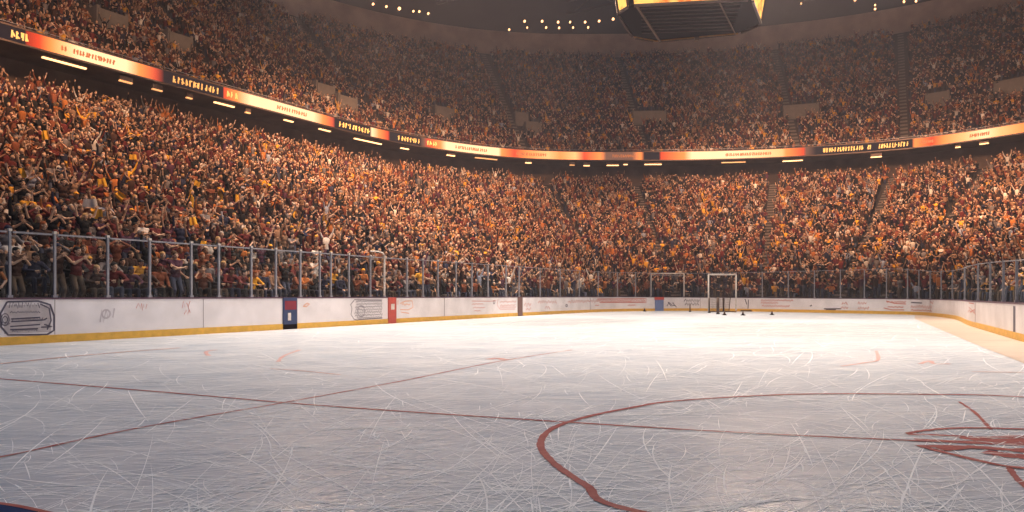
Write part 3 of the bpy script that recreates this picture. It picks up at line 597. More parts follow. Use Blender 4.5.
# strip lamps under the balcony
for n, (a, b_, dy, mm) in enumerate([(44, 88, 0, 'lamp'), (121, 134, 0.2, 'lampo'), (154, 164, .2, 'lampo'), (188, 194, .2, 'lampo'), (216, 236, 0, 'lamp'), (247, 252, .2, 'lampo'), (286, 295, 0, 'lamp'), (321, 332, 0, 'lamp'), (356, 383, 0.1, 'lamp'), (402, 410, 0.1, 'lamp'), (448, 456, 0.1, 'lamp'), (476, 498, 0, 'lampo'), (526, 532, 0.1, 'lamp'), (570, 575, 0.2, 'lampo'), (584, 590, .25, 'lamp'), (607, 619, .2, 'lamp'), (624, 628, .1, 'lamp'), (645, 662, .1, 'lamp'), (722, 746, 0, 'lampo'), (783, 803, 0.1, 'lamp'), (871, 882, 0.25, 'lamp'), (955, 960, .1, 'lamp'), (979, 988, .1, 'lamp')]):
    p, q_ = ring_pt(ray_index(a, RC), 17.34 - dy, 0.3), ring_pt(ray_index(b_, RC), 17.34 - dy, 0.3)
    e = empty('strip_lamp', (p + q_) / 2, '%s strip lamp under the balcony, %s along from the long side' % ('bright' if mm == 'lamp' else 'dim amber', ORD[n] if n < 20 else 'twenty-' + ORD[n - 20]), 'lamp', 'strip lamps under the balcony')
    b = MB(); b.bar(p, q_, 0.2, 0.09); b.build('lens', M[mm], e)
    b = MB(); b.bar(p + Vector((0, 0, 0.125 + dy / 2)), q_ + Vector((0, 0, 0.125 + dy / 2)), 0.24, 0.15 + dy); b.build('housing', M['darkm'], e)
# floodlights on the roof rim
for n, (px, py, mm) in enumerate([(372.7, 4.5, 1), (386, 7, 1), (399, 9, 1.5), (413, 11.7, 1), (419, 12, 1), (428, 14, 1), (509, 30, 1), (524.5, 21.7, 1.2), (542, 21.7, 1.2), (558, 22.5, 1.2), (570, 22.5, 1), (585, 22.5, 1.2), (599, 21.5, 1.2), (613, 19.5, 1.3), (527, 28, .8), (546, 28, 1), (559, 28.3, 1.1), (573, 28, .9), (588, 27.8, 1), (801, 4, .7), (855, 0.5, 1.1), (875, 5.5, .8), (875, 9.5, .9), (904, 2, 1), (916, 1.5, 1)]):
    PRIM = RC + RN * (OW - 1.0); j = ray_index(px, PRIM); p = lerp(PRIM, j); Y = p[1]; c = at(px, py, Y); rn = Vector((*lerp(RN, j), 0)); ta = Vector((-rn.y, rn.x, 0))
    r_ = 0.15 * mm
    e = empty('rim_floodlight', c, 'small warm floodlight on the roof rim, %s in the run from the long side' % (ORD[n] if n < 20 else 'twenty-' + ORD[n - 20]), 'floodlight', 'floodlights on the roof rim')
    MB().tube([c - rn * 0.3, c - rn * 0.02], r_, 12).build('lens', M['rim'], e)
    MB().tube([c - rn * 0.05, c + rn * 0.5], [r_ * 1.25, r_ * 0.6], 12).build('housing', M['dark'], e)
    MB().bar(c + rn * 0.4, c + rn * 0.95, 0.08, 0.08).build('bracket', M['darkm'], e)

# ---------------------------------------------------------------- hanging scoreboard
hs = 14.0
def under(px, py, up_=0.0, grow=1.0):
    Y = F * hs / (HY - py); return Vector(((px - 512) / F * Y, Y, CZ + hs))
oct_ = [under(*p) for p in ((631, 5.5), (618.5, 13), (634, 36.5), (656, 40.5), (738, 33), (760, 23.5), (765, 8), (751, -0.5))]
oct_ = [oct_[k] for k in (0, 1, 2, 3, 4, 5, 7)]
cen = sum(oct_, Vector()) / len(oct_)
sb = empty('hanging_scoreboard', Vector((cen.x, cen.y, CZ + hs)), 'dark many-sided scoreboard with glowing yellow screens hanging over the ice', 'scoreboard')
def grow(p, g_, dz): return Vector((cen.x + (p.x - cen.x) * g_, cen.y + (p.y - cen.y) * g_, p.z + dz))
b = MB(); b.poly([grow(p, 1, 0) for p in oct_]); b.poly([grow(p, 1.16, 3.6) for p in oct_]); b.quadstrip([grow(p, 1, 0) for p in oct_], [grow(p, 0.99, 0.25) for p in oct_], True)
b.quadstrip([grow(p, 0.98, 0.2) for p in oct_], [grow(p, 1.14, 3.6) for p in oct_], True)
b.build('housing', M['dark'], sb)
def screen_mat():
    m, nd, lk = newmat('scoreboard_screen'); out = N(nd, 'ShaderNodeOutputMaterial'); e = N(nd, 'ShaderNodeEmission'); e.inputs[1].default_value = 1.5
    tc = N(nd, 'ShaderNodeTexCoord'); no = N(nd, 'ShaderNodeTexNoise'); no.inputs['Scale'].default_value = 1.1; no.inputs['Detail'].default_value = 5
    cr = N(nd, 'ShaderNodeValToRGB'); lk.new(tc.outputs['Object'], no.inputs['Vector']); lk.new(no.outputs['Fac'], cr.inputs[0])
    cr.color_ramp.elements[0].position = 0.38; cr.color_ramp.elements[0].color = (0.85, 0.18, 0.03, 1); cr.color_ramp.elements[1].position = 0.5; cr.color_ramp.elements[1].color = (1.0, 0.56, 0.13, 1)
    lk.new(cr.outputs[0], e.inputs[0]); lk.new(e.outputs[0], out.inputs[0]); return m
M['sbscreen'] = screen_mat()
no_ = len(oct_)
for k in range(no_):
    p, q_ = oct_[k], oct_[(k + 1) % no_]; dp = (q_ - p).normalized(); s0, s1 = p + dp * 0.15, q_ - dp * 0.15
    nrm = Vector(((p + q_).x / 2 - cen.x, (p + q_).y / 2 - cen.y, 0)).normalized() * 0.06
    a0, a1 = grow(s0, 1.0, 0.04) + nrm, grow(s1, 1.0, 0.04) + nrm; c0_, c1_ = grow(s0, 1.15, 3.4) + nrm, grow(s1, 1.15, 3.4) + nrm
    b = MB(); b.poly([a0, a1, c1_, c0_]); b.poly([a0 - nrm * .8, a1 - nrm * .8, c1_ - nrm * .8, c0_ - nrm * .8]); scr = b.build('screen', M['sbscreen'], sb)
    b = MB(); b.bar(a0 + Vector((0, 0, -.08)), a1 + Vector((0, 0, -.08)), 0.1, 0.12); b.bar(a0, c0_, 0.08, 0.1); b.build('screen_frame', M['darkm'], scr)
for A_, B_, wd in ((oct_[0].lerp(oct_[6], .05), oct_[3].lerp(oct_[4], .05), .10), (oct_[0].lerp(oct_[6], .74), oct_[4].lerp(oct_[3], .03), .05)):
    MB().bar(A_ + Vector((0, 0, -.06)), B_ + Vector((0, 0, -.06)), wd, 0.08).build('underside_beam', M['brass'], sb)
for k in range(8):
    f = (k + .8) / 9; A_, B_ = oct_[0].lerp(oct_[2], f), oct_[6].lerp(oct_[4], f); MB().bar(A_.lerp(B_, .08) + Vector((0, 0, -.03)), A_.lerp(B_, .93) + Vector((0, 0, -.03)), 0.05, 0.05).build('underside_slat', M['slat'], sb)
for k in (3, 4):
    MB().bar(oct_[k - 1] + Vector((0, 0, -.02)), oct_[k] + Vector((0, 0, -.02)), 0.07, 0.08).build('edge_trim', mat('brass_trim', (0.5, 0.25, 0.09), 0.35, metal=0.7), sb)
c = oct_[3].lerp(oct_[4], .5); MB().box(c + Vector((0, 0, -.12)), (.12, 0, 0), (0, .12, 0), (0, 0, .1)).build('camera_box', M['brass'], sb)
for k in (0, 2, 4, 5): MB().tube([grow(oct_[k], 1.0, 3.6), Vector((oct_[k].x, oct_[k].y, 51.9))], 0.04, 6).build('hanging_cable', M['darkm'], sb)

# ceiling floodlights over the near ice: out of frame, mirrored as vertical streaks in it
for n, (px, lb) in enumerate(((298, 'twin'), (305, 'twin'), (367, 'small'), (445, 'small'), (737, 'twin'), (743, 'twin'), (795, 'small'), (881, 'small'))):
    c = at(px, -9 - (n % 3) * 4, 27 if 700 < px < 820 else 46); big = px == 300
    e = empty('arena_floodlight', c, 'warm arena floodlight hung from the roof over the ice, column %s of eight' % ORD[n], 'floodlight', 'arena floodlights over the ice')
    r_ = 0.22 if big else 0.16
    MB().tube([c, c + Vector((0, 0.1, 0.05))], r_, 14).build('lens', M['flood'], e)
    MB().tube([c + Vector((0, .06, .03)), c + Vector((0, 0.6, 0.3))], [r_ * 1.2, r_ * .5], 14).build('housing', M['dark'], e)
    MB().tube([c + Vector((0, .4, .3)), Vector((c.x, c.y + .4, 51.9))], 0.05, 6).build('hanger', M['darkm'], e)

# ---------------------------------------------------------------- people
SKIN = [(0.55, 0.33, 0.22), (0.62, 0.40, 0.28), (0.42, 0.24, 0.15), (0.26, 0.14, 0.08), (0.66, 0.44, 0.33), (0.50, 0.30, 0.20)]
HAIRC = [('black-haired', (0.012, 0.010, 0.010)), ('brown-haired', (0.07, 0.035, 0.018)), ('fair-haired', (0.42, 0.27, 0.12)), ('grey-haired', (0.30, 0.28, 0.27)), ('red-haired', (0.25, 0.07, 0.02))]
SHIRTC = [('maroon', (0.11, 0.016, 0.016), 18), ('dark brown', (0.045, 0.020, 0.014), 18), ('black', (0.009, 0.008, 0.009), 28), ('rust', (0.20, 0.062, 0.03), 13), ('orange', (0.42, 0.14, 0.035), 5), ('tan', (0.28, 0.16, 0.10), 6),
          ('gold', (0.68, 0.34, 0.03), 4), ('white', (0.62, 0.56, 0.52), 4), ('grey', (0.17, 0.15, 0.155), 6), ('navy', (0.02, 0.023, 0.055), 6), ('plum', (0.07, 0.022, 0.045), 6), ('pale blue', (0.25, 0.28, 0.37), 1)]
TROUS = [(0.02, 0.025, 0.05), (0.02, 0.018, 0.018), (0.05, 0.06, 0.10), (0.10, 0.07, 0.05)]
SHC = np.array([c[1] for c in SHIRTC]); SHW = np.array([c[2] for c in SHIRTC], float); SHW /= SHW.sum()

def bend(a, b, l1, l2, hint):
    """the elbow or knee between a and b for bone lengths l1, l2, pushed towards hint"""
    a, b, h = Vector(a), Vector(b), Vector(hint); d = b - a; L = min(d.length, (l1 + l2) * 0.995); u = d.normalized(); b = a + u * L
    x = (l1 * l1 - l2 * l2 + L * L) / (2 * L); y = math.sqrt(max(l1 * l1 - x * x, 0)); h = (h - u * h.dot(u)); h = h.normalized() if h.length > 1e-6 else u.orthogonal()
    return a + u * x + h * y, b
# pose: sit?, lean forward, head turn, right hand, left hand targets relative to the hip point, elbow hints, finger curl
POSES = [
    ('seated with hands in lap', True, 0.05, 0.0, (0.12, 0.34, 0.10), (-0.12, 0.34, 0.10), (0.5, -0.4, -0.4), 0.6),
    ('standing with both arms raised', False, 0.0, 0.1, (0.42, 0.10, 1.12), (-0.40, 0.14, 1.10), (1, 0.2, 0.0), 0.25),
    ('standing with one fist raised', False, 0.03, -0.3, (0.30, 0.16, 1.14), (-0.30, 0.02, 0.02), (1, -0.3, -0.2), 1.0),
    ('standing and clapping', False, 0.06, 0.2, (0.045, 0.36, 0.46), (-0.045, 0.36, 0.46), (0.8, -0.3, -0.7), 0.15),
    ('standing with hands cupped at mouth', False, 0.04, 0.0, (0.09, 0.22, 0.66), (-0.09, 0.22, 0.66), (0.9, 0.1, -0.7), 0.6),
    ('standing with folded arms', False, -0.02, -0.2, (-0.16, 0.20, 0.30), (0.16, 0.17, 0.34), (0.7, 0.1, -0.6), 0.8),
    ('seated leaning forward', True, 0.34, 0.25, (0.14, 0.50, 0.22), (-0.14, 0.50, 0.22), (0.8, -0.2, -0.3), 0.7),
    ('seated with one arm raised', True, 0.02, 0.3, (0.36, 0.14, 1.02), (-0.14, 0.34, 0.10), (0.9, 0.0, -0.3), 0.3),
    ('seated and clapping', True, 0.10, -0.2, (0.045, 0.38, 0.42), (-0.045, 0.38, 0.42), (0.8, -0.3, -0.7), 0.15),
    ('standing with hands on hips', False, 0.0, 0.35, (0.20, 0.08, 0.10), (-0.20, 0.08, 0.10), (1, -0.5, 0.1), 0.7),
]
def joints(p):
    _n, sit, lean, turn, hr, hl_, hint, curl = p
    hip = Vector((0, -0.02, 0.90)) if not sit else Vector((0, -0.10, 0.50)); R = Matrix.Rotation(-lean, 3, 'X')
    up_ = lambda x, y, z: hip + R @ Vector((x, y, z))
    J = dict(hip=hip, belly=up_(0, 0.01, 0.16), chest=up_(0, 0.0, 0.36), neck=up_(0, 0.0, 0.53), head=up_(0, 0.03, 0.68), sr=up_(0.185, 0, 0.475), sl=up_(-0.185, 0, 0.475))
    J['er'], J['hr'] = bend(J['sr'], hip + Vector(hr), 0.29, 0.26, Vector(hint)); J['el'], J['hl'] = bend(J['sl'], hip + Vector(hl_), 0.29, 0.26, Vector((-hint[0], hint[1], hint[2])))
    for s, x in (('r', 1), ('l', -1)):
        a = hip + Vector((0.095 * x, 0, -0.04)); foot = Vector((0.12 * x, (0.03 if x > 0 else -0.04), 0.09)) if not sit else Vector((0.13 * x, 0.36, 0.09))
        J['t' + s] = a; J['k' + s], J['a' + s] = bend(a, foot, 0.42, 0.41, (0.1 * x, 1, 0.2))
    J['turn'] = turn; J['curl'] = curl; J['R'] = R
    return J
class Blobs:
    """overlapping ellipsoids and tapered limbs, fused into one continuous skin"""
    def __init__(s): s.bm = bmesh.new()
    def ell(s, c, r, rot=None, sub=2):
        m = Matrix.Translation(Vector(c)) @ (rot.to_4x4() if rot else Matrix.Identity(4)) @ Matrix.Diagonal((*([r] * 3 if isinstance(r, (int, float)) else r), 1)); bmesh.ops.create_icosphere(s.bm, subdivisions=sub, radius=1, matrix=m)
    def limb(s, a, b, r0, r1, sub=2, mid=None):
        a, b = Vector(a), Vector(b); n = max(2, int((b - a).length / (0.45 * min(r0, r1))))
        for k in range(n + 1):
            t = k / n; r = r0 + (r1 - r0) * t
            if mid: r += mid * math.sin(PI * t)
            s.ell(a.lerp(b, t), r, sub=sub)
    def fuse(s, name, voxel, smooth=4):
        me = bpy.data.meshes.new('raw'); s.bm.to_mesh(me); s.bm.free(); o = bpy.data.objects.new('raw', me); COL.objects.link(o)
        md = o.modifiers.new('r', 'REMESH'); md.mode = 'VOXEL'; md.voxel_size = voxel; md.use_smooth_shade = True
        m2 = o.modifiers.new('s', 'SMOOTH'); m2.factor = 0.5; m2.iterations = smooth
        dg = bpy.context.evaluated_depsgraph_get(); out = bpy.data.meshes.new_from_object(o.evaluated_get(dg)); out.name = name
        bpy.data.objects.remove(o); bpy.data.meshes.remove(me); return out
def head_rot(J): return (Matrix.Rotation(J['turn'], 3, 'Z') @ Matrix.Rotation(-0.05, 3, 'X'))
def make_body(J, name):
    b = Blobs(); H = J['head']; hr_ = head_rot(J); hp = lambda x, y, z: H + hr_ @ Vector((x, y, z))
    b.ell(hp(0, -0.01, 0.035), (0.076, 0.094, 0.09), hr_, 3); b.ell(hp(0, 0.022, -0.035), (0.058, 0.066, 0.075), hr_, 3); b.ell(hp(0, 0.05, -0.085), 0.028, None, 2)
    b.limb(hp(0, 0.085, 0.02), hp(0, 0.108, -0.012), 0.010, 0.016)
    for x in (-1, 1): b.ell(hp(0.078 * x, -0.005, 0.0), (0.013, 0.022, 0.032), hr_); b.ell(hp(0.035 * x, 0.066, -0.02), 0.02)
    b.limb(J['chest'].lerp(J['neck'], 0.6), H + Vector((0, -0.01, -0.05)), 0.058, 0.052)
    b.limb(J['sr'], J['sl'], 0.062, 0.062); b.ell(J['chest'], (0.155, 0.10, 0.15)); b.ell(J['belly'], (0.135, 0.095, 0.14)); b.ell(J['hip'], (0.155, 0.105, 0.12))
    for s, x in (('r', 1), ('l', -1)):
        b.limb(J['s' + s], J['e' + s], 0.050, 0.038, mid=0.006); b.limb(J['e' + s], J['h' + s], 0.038, 0.025, mid=0.004)
        b.limb(J['t' + s], J['k' + s], 0.082, 0.055, mid=0.004); b.limb(J['k' + s], J['a' + s], 0.053, 0.036, mid=0.008)
        f = Vector((0.02 * x, 1, 0)).normalized(); a = J['a' + s]
        b.limb(a + Vector((0, -0.04, -0.045)), a + f * 0.13 + Vector((0, 0, -0.055)), 0.040, 0.030)
        # hand: palm, five fingers, thumb from the palm's side
        w_ = J['h' + s]; d = (w_ - J['e' + s]).normalized(); side = d.cross(Vector((0, 1, 0.001))).normalized() * x; pn = d.cross(side).normalized()
        if pn.y < 0: pn = -pn
        curl = J['curl']
        b.limb(w_, w_ + d * 0.075, 0.024, 0.028); b.limb(w_ + d * 0.03 + side * 0.02, w_ + d * 0.08 + side * 0.028, 0.017, 0.016); b.limb(w_ + d * 0.03 - side * 0.02, w_ + d * 0.08 - side * 0.028, 0.017, 0.016)
        for q, (o_, L) in enumerate(((-0.036, 0.058), (-0.013, 0.074), (0.011, 0.080), (0.035, 0.070))):
            p0 = w_ + d * 0.085 + side * o_; dd = (d + side * o_ * 4).normalized(); a1 = curl * 0.9; e1 = p0 + (dd * math.cos(a1) + pn * math.sin(a1)) * L * 0.55; a2 = curl * 2.0
            e2 = e1 + (dd * math.cos(a2) + pn * math.sin(a2)) * L * 0.45; b.limb(p0, e1, 0.0105, 0.0095, 1); b.limb(e1, e2, 0.0095, 0.0085, 1)
        t0 = w_ + d * 0.03 + side * 0.03; t1 = t0 + (side * 0.75 + d * 0.6 + pn * 0.3).normalized() * 0.04; t2 = t1 + (side * (0.4 - curl * 0.6) + d * 0.9 + pn * (0.2 + curl * 0.5)).normalized() * 0.034
        b.limb(t0, t1, 0.014, 0.012, 1); b.limb(t1, t2, 0.012, 0.010, 1)
    me = b.fuse(name, 0.0095, 2); me.materials.append(M['skin']); me.materials.append(M['eye']); me.materials.append(M['lip'])
    inv = hr_.transposed()
    for p in me.polygons:
        l = inv @ (p.center - H)
        if l.y > 0.045:
            if abs(abs(l.x) - 0.031) < 0.0135 and abs(l.z - 0.012) < 0.0085: p.material_index = 1
            elif abs(l.x) < 0.026 and abs(l.z + 0.058) < 0.008: p.material_index = 2
    return me
def make_shirt(J, name, long_):
    b = Blobs(); b.limb(J['sr'], J['sl'], 0.080, 0.080); b.ell(J['chest'], (0.175, 0.122, 0.17)); b.ell(J['belly'], (0.158, 0.12, 0.16)); b.ell(J['hip'].lerp(J['belly'], 0.1), (0.172, 0.125, 0.12)); b.limb(J['chest'].lerp(J['neck'], 0.7), J['neck'], 0.085, 0.07)
    for s in 'rl':
        e = J['e' + s]; b.limb(J['s' + s], J['s' + s].lerp(e, 0.62) if not long_ else e, 0.072, 0.062 if not long_ else 0.052)
        if long_: b.limb(e, e.lerp(J['h' + s], 0.88), 0.052, 0.042)
    me = b.fuse(name, 0.016, 2); me.materials.append(M['shirt']); return me
def make_trousers(J, name):
    b = Blobs(); b.ell(J['hip'] + Vector((0, 0, -0.02)), (0.168, 0.12, 0.125))
    for s in 'rl': b.limb(J['t' + s], J['k' + s], 0.096, 0.070); b.limb(J['k' + s], J['k' + s].lerp(J['a' + s], 0.92), 0.070, 0.058)
    me = b.fuse(name, 0.018, 2); me.materials.append(M['trousers']); return me
def make_hair(J, name, kind):
    b = Blobs(); H = J['head']; hr_ = head_rot(J); hp = lambda x, y, z: H + hr_ @ Vector((x, y, z))
    b.ell(hp(0, -0.022, 0.052), (0.086, 0.100, 0.090), hr_, 3); b.ell(hp(0, -0.05, 0.0), (0.080, 0.065, 0.075), hr_, 2)
    if kind == 'long':
        for x in (-1, 1): b.limb(hp(0.07 * x, -0.035, 0.02), hp(0.085 * x, -0.045, -0.17), 0.030, 0.026)
        b.limb(hp(0, -0.07, 0.0), hp(0, -0.095, -0.19), 0.055, 0.045)
    if kind == 'cap':
        b.ell(hp(0, 0.08, 0.062), (0.062, 0.075, 0.010), hr_, 2)
    me = b.fuse(name, 0.010, 1); me.materials.append(M['hair']); return me
def make_shoe(J, s, x):
    b = Blobs(); a = J['a' + s]; b.limb(a + Vector((0, -0.045, -0.043)), a + Vector((0.02 * x, 0.15, -0.052)), 0.047, 0.037); b.ell(a + Vector((0, -0.02, 0.0)), 0.048); me = b.fuse('shoe', 0.014, 1); me.materials.append(M['eye']); return me
PM = []
for n, p in enumerate(POSES):
    J = joints(p)
    PM.append(dict(J=J, body=make_body(J, 'body'), shirts=[make_shirt(J, 'shirt', n % 2 == 0)], trousers=make_trousers(J, 'trousers'), hair={k: make_hair(J, 'hair', k) for k in ('short', 'long', 'cap')}, shoes=[make_shoe(J, 'r', 1), make_shoe(J, 'l', -1)]))

# the nearest spectators one by one
inframe = (PX > -6) & (PX < 1030) & (PY > -10)
cand = np.where(inframe)[0]; cand = cand[np.argsort(DIST[cand])]
# skip those covered by the boards completely: head below the cap rail's line of sight
vis = []
for q in cand:
    if (S[q, 2] + 1.25 - CZ) / S[q, 1] * F > 2: vis.append(q)
    if len(vis) >= 300: break
hero = set(vis); used = {}; labels = set()
post_cols = sorted(post_px)
def where(q):
    px = PX[q]; k = int(S[q, 5]); k_ = max([i for i, c in enumerate(post_cols) if c <= px] or [0])
    sd = 'side' if px < 560 else 'far' if px < 925 else 'near'
    first = 0 if px < 560 else 30 if px < 925 else 40
    row = ORD[k] + ' row'
    if sd == 'side': return '%s, behind %s pane of the long boards' % (row, ORD[min(k_, 19)])
    return '%s, beyond %s pane of the side boards' % (row, ORD[max(0, min(k_ - 40, 19))])
parent_inv = Matrix.Identity(4)
def child(name, me, par, col):
    o = bpy.data.objects.new(name, me); COL.objects.link(o); o.parent = par; o.color = (*col, 1); return o
first_of = {}
def copy_person(src, loc, rz, scale, cols):
    r = src.copy(); COL.objects.link(r); r.location = loc; r.rotation_euler = (0, 0, rz); r.scale = (scale,) * 3; r.color = (*cols['skin'], 1)
    for ch in kids[src.name]:
        c = ch.copy(); COL.objects.link(c); c.parent = r; c.color = (*cols[ch.name.split('.')[0]], 1)
    return r
kids = {}
for q in vis:
    r1 = random.random(); pose = random.choices(range(10), (16, 9, 7, 12, 5, 7, 14, 7, 14, 6))[0]
    if S[q, 5] < 2 and S[q, 6] == 0 and random.random() < 0.6: pose = random.choice((0, 6, 8))
    hk = random.choices(('short', 'long', 'cap'), (6, 3, 2))[0]; hc = random.choices(HAIRC, (5, 6, 2, 1, 1))[0]; capc = random.choice((SHIRTC[0], SHIRTC[2], SHIRTC[6], SHIRTC[9]))
    si = int(rng.choice(len(SHIRTC), p=SHW)); sk_ = random.choice(SKIN); tr = random.choice(TROUS)
    hcol = capc[1] if hk == 'cap' else hc[1]
    cols = dict(skin=sk_, shirt=SHIRTC[si][1], trousers=tr, hair=hcol, shoe=(0.05, 0.04, 0.04), body=sk_)
    sc = 0.93 + 0.12 * random.random(); loc = (S[q, 0], S[q, 1], S[q, 2]); rz = S[q, 3] + random.gauss(0, 0.18)
    if (pose, hk) in first_of: o = copy_person(first_of[(pose, hk)], loc, rz, sc, cols)
    else:
        o = bpy.data.objects.new('person', PM[pose]['body']); COL.objects.link(o); o.location = loc; o.rotation_euler = (0, 0, rz); o.scale = (sc,) * 3; o.color = (*sk_, 1)
        kl = [child('shirt', PM[pose]['shirts'][0], o, cols['shirt']), child('trousers', PM[pose]['trousers'], o, tr), child('hair', PM[pose]['hair'][hk], o, hcol)] + [child('shoe', m_, o, (0.05, 0.04, 0.04)) for m_ in PM[pose]['shoes']]
        kids[o.name] = kl; first_of[(pose, hk)] = o
    pz = POSES[pose][0]
    for head_ in (('%s person in %s' % (hc[0], SHIRTC[si][0])) if hk != 'cap' else 'person in %s cap and %s shirt' % (capc[0], SHIRTC[si][0]), ):
        lab = '%s %s, %s' % (head_, pz.replace('standing ', '').replace('seated with ', 'seated, ').replace('with ', ''), where(q))
    wds = lab.split()
    lab = lab.replace('of the long boards', 'of long boards').replace('of the side boards', 'of side boards')
    if len(lab.split()) > 16: lab = lab.replace(', behind ', ' behind ').replace(' person ', ' person ').replace('seated, hands in lap', 'seated').replace(' cupped at mouth', ' at mouth')
    while len(re.findall(r"[A-Za-z0-9][A-Za-z0-9'-]*", lab)) > 16: lab = re.sub(r' (of long boards|of side boards|and|row|both|one)\b', '', lab, count=1)
    tag(o, lab, 'person', 'spectators nearest the glass')

# rally towels waved above the nearest crowd
for n, (px, py, wpx, hpx, rot, mm, lb) in enumerate([(22, 173, 8, 10, .3, 'towel', 'gold rally towel held high near the picture edge'), (98, 214, 10, 10, -.05, 'towel', 'square gold rally towel above the third glass pane'), (102, 183, 8, 9, .2, 'towel', 'gold rally towel in the rows above the square one'),
        (133, 157, 6, 5, 0, 'towel', 'small gold towel high up the side stand'), (196, 183, 8, 5, -.5, 'towel', 'gold towel waved above the fifth glass post'), (45, 135, 7, 9, .2, 'towel', 'gold towel raised below the dark concourse'), (120, 196, 8, 10, .9, 'towel', 'twisted gold towel beside the third post'), (238, 198, 6, 7, .1, 'towel', 'gold towel in the middle rows over the seventh pane'),
        (90, 203, 14, 8, 0, 'towelw', 'pale cloth spread over shoulders beside the square gold towel'), (193, 221, 6, 8, .2, 'towel', 'gold towel just above the fifth glass post')]):
    qs = np.where(S[:, 6] == 0)[0]; q = qs[np.argmin((PX[qs] - px) ** 2 + (PY[qs] - 6 - py) ** 2)]; Y = S[q, 1] - 0.25; c = at(px, py, Y); w_, h_ = wpx * Y / F, hpx * Y / F
    b = MB(); nx, nz = 9, 7; fr = []
    for k in range(nz):
        row = []
        for i in range(nx):
            u_, v_ = i / (nx - 1) - .5, k / (nz - 1) - .5; x_, z_ = u_ * w_ * (1 - 0.25 * v_), v_ * h_; row.append(c + Vector((x_ * math.cos(rot) - z_ * math.sin(rot), 0.05 * math.sin(u_ * 9 + n), x_ * math.sin(rot) + z_ * math.cos(rot))))
        fr.append(row)
    for k in range(nz - 1): b.quadstrip(fr[k], fr[k + 1])
    for k in range(nz - 1): b.quadstrip([p + Vector((0, .012, 0)) for p in fr[k]], [p + Vector((0, .012, 0)) for p in fr[k + 1]])
    tag(b.build('rally_towel', M[mm], smooth=True), lb, 'towel', 'rally towels')

# the rest of the crowd: one object
def lowpoly(pose, sides, far):
    """a spectator in few faces; class 0 skin, 1 shirt, 2 hair, 3 trousers"""
    J = joints(pose); V, Fc, K = [], [], []
    def add(mb, k): b0 = len(V); V.extend(mb.v); Fc.extend([tuple(i + b0 for i in f) for f in mb.f]); K.extend([k] * len(mb.v))
    def tube(P, r, n, k, cap=True, flat=1.0):
        mb = MB(); mb.tube(P, r, n, cap); add(mb, k)
    def tor(P, rx, ry, n, k):
        mb = MB(); b0 = 0
        for p, a, c in zip(P, rx, ry):
            for q_ in range(n): an = 2 * PI * (q_ + .5) / n; mb.v.append((p[0] + a * math.cos(an), p[1] + c * math.sin(an), p[2]))
        for i in range(len(P) - 1):
            for q_ in range(n): mb.f.append((i * n + q_, i * n + (q_ + 1) % n, (i + 1) * n + (q_ + 1) % n, (i + 1) * n + q_))
        mb.f.append(tuple((len(P) - 1) * n + q_ for q_ in range(n))); add(mb, k)
    H, Nk = J['head'], J['neck']; n = sides
    tor([J['hip'] + Vector((0, 0, -.08)), J['belly'], J['chest'] + Vector((0, 0, .06)), Nk + Vector((0, 0, -.02))], [.16, .145, .20, .07], [.12, .11, .12, .06], n, 1)
    hv = [H + Vector((0, .01, -.115)), H + Vector((0, .015, -.05)), H + Vector((0, .01, .02)), H + Vector((0, 0, .08))]
    tor(hv, [.045, .075, .082, .05], [.05, .085, .09, .06], n, 0)
    tor([H + Vector((0, -.025, -.05)), H + Vector((0, -.022, .04)), H + Vector((0, -.015, .10)), H + Vector((0, -.015, .125))], [.07, .088, .075, .03], [.075, .092, .08, .03], n, 2)
    an = 3 if far else 4
    for s in 'rl':
        e, h, sh = J['e' + s], J['h' + s], J['s' + s]; sl = pose[0].count('fold') or random.random() < .4
        tube([sh, e], [.06, .045], an, 1, False); tube([e, h], [.042, .030], an, 1 if sl else 0, False); d = (h - e).normalized(); tube([h - d * .01, h + d * .07, h + d * .15], [.026, .045, .015], an, 0)
    if not far:
        for s in 'rl': tube([J['t' + s], J['k' + s], J['a' + s] + Vector((0, 0, -.08))], [.09, .065, .05], 4, 3, False)
    else:
        k_ = (J['kr'] + J['kl']) / 2; a_ = (J['ar'] + J['al']) / 2; tube([J['hip'], k_, Vector((a_.x, a_.y, 0))], [.14, .12, .09], 4, 3, False)
    return np.array(V, np.float32), Fc, np.array(K)
rest = np.array([q for q in range(len(S)) if q not in hero]); allV, allC, allL, allS, allT = [], [], [], [], []; base = 0; lb_ = 0
lod = (DIST[rest] > 48).astype(int)
posew = np.array([13, 13, 9, 14, 6, 6, 12, 8, 12, 7], float); posew /= posew.sum(); pidx = rng.choice(10, len(rest), p=posew)
HC = np.array([h[1] for h in HAIRC]); SK = np.array(SKIN); TR = np.array(TROUS)
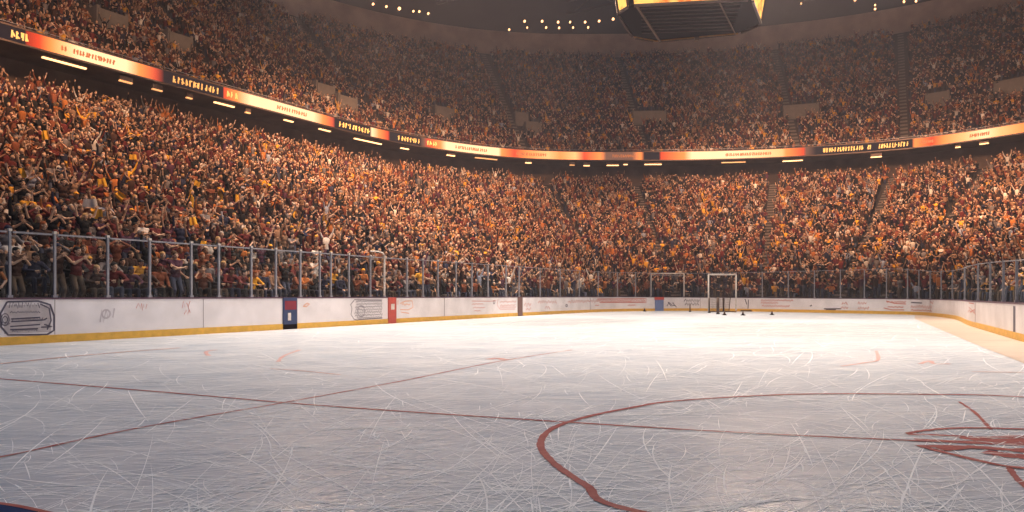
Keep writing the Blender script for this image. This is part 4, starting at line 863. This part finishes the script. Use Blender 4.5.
for L_ in (0, 1):
    for p_ in range(10):
        sel = rest[(lod == L_) & (pidx == p_)]
        if not len(sel): continue
        V, Fc, K = lowpoly(POSES[p_], 8 if L_ == 0 else 6, L_ == 1); n = len(sel)
        ang = S[sel, 3] + rng.normal(0, 0.3, n); sc = rng.uniform(0.9, 1.08, n); c_, s_ = np.cos(ang) * sc, np.sin(ang) * sc
        X = V[None, :, 0] * c_[:, None] - V[None, :, 1] * s_[:, None] + (S[sel, 0] + rng.normal(0, .05, n))[:, None]; Y = V[None, :, 0] * s_[:, None] + V[None, :, 1] * c_[:, None] + (S[sel, 1] + rng.normal(0, .05, n))[:, None]
        Z = V[None, :, 2] * sc[:, None] + S[sel, 2][:, None]
        allV.append(np.stack([X, Y, Z], 2).reshape(-1, 3).astype(np.float32))
        br = rng.uniform(0.75, 1.25, n)[:, None]
        pal = np.stack([SK[rng.integers(0, len(SK), n)] * br, SHC[rng.choice(len(SHC), n, p=SHW)] * br, np.where(rng.random(n)[:, None] < 0.2, SHC[rng.choice(len(SHC), n, p=SHW)], HC[rng.choice(5, n, p=[.35, .4, .12, .08, .05])]), TR[rng.integers(0, 4, n)]], 1)
        allC.append(pal[:, K, :].reshape(-1, 3).astype(np.float32))
        fl = np.concatenate([np.array(f) for f in Fc]); ft = np.array([len(f) for f in Fc]); nv = len(V)
        allL.append((fl[None, :] + (np.arange(n) * nv)[:, None] + base).ravel()); allT.append(np.tile(ft, n)); base += nv * n
V = np.concatenate(allV); Ls = np.concatenate(allL).astype(np.int32); T_ = np.concatenate(allT); st = np.concatenate([[0], np.cumsum(T_)[:-1]]).astype(np.int32)
me = bpy.data.meshes.new('crowd'); me.vertices.add(len(V)); me.vertices.foreach_set('co', V.ravel()); me.loops.add(len(Ls)); me.loops.foreach_set('vertex_index', Ls); me.polygons.add(len(T_)); me.polygons.foreach_set('loop_start', st)
me.update(calc_edges=True); ca = me.color_attributes.new('tint', 'FLOAT_COLOR', 'POINT'); ca.data.foreach_set('color', np.concatenate([np.concatenate(allC), np.ones((len(V), 1), np.float32)], 1).ravel().astype(np.float32))
me.materials.append(M['crowd']); me.polygons.foreach_set('use_smooth', np.ones(len(T_), bool)); me.validate()
co = bpy.data.objects.new('crowd', me); COL.objects.link(co); tag(co, 'packed crowd of cheering spectators filling both decks of the arena', 'crowd', kind='stuff')
print('crowd', len(rest), 'verts', len(V), 'heroes', len(vis), 'max hero dist', DIST[vis[-1]])

# ---------------------------------------------------------------- thin haze hanging in the arena
b = MB(); b.box(W(-10, 40, 25.0), (105, 0, 0), (0, 105, 0), (0, 0, 25.9)); hz = b.build('arena_haze', None)
m, nd, lk = newmat('haze'); out = N(nd, 'ShaderNodeOutputMaterial'); v = N(nd, 'ShaderNodeVolumeScatter'); v.inputs['Color'].default_value = (0.76, 0.80, 1.0, 1); v.inputs['Density'].default_value = 0.0011; v.inputs['Anisotropy'].default_value = 0.2
lk.new(v.outputs[0], out.inputs['Volume']); hz.data.materials.append(m)
tag(hz, 'thin grey haze hanging in the air of the whole arena', 'haze', kind='stuff')
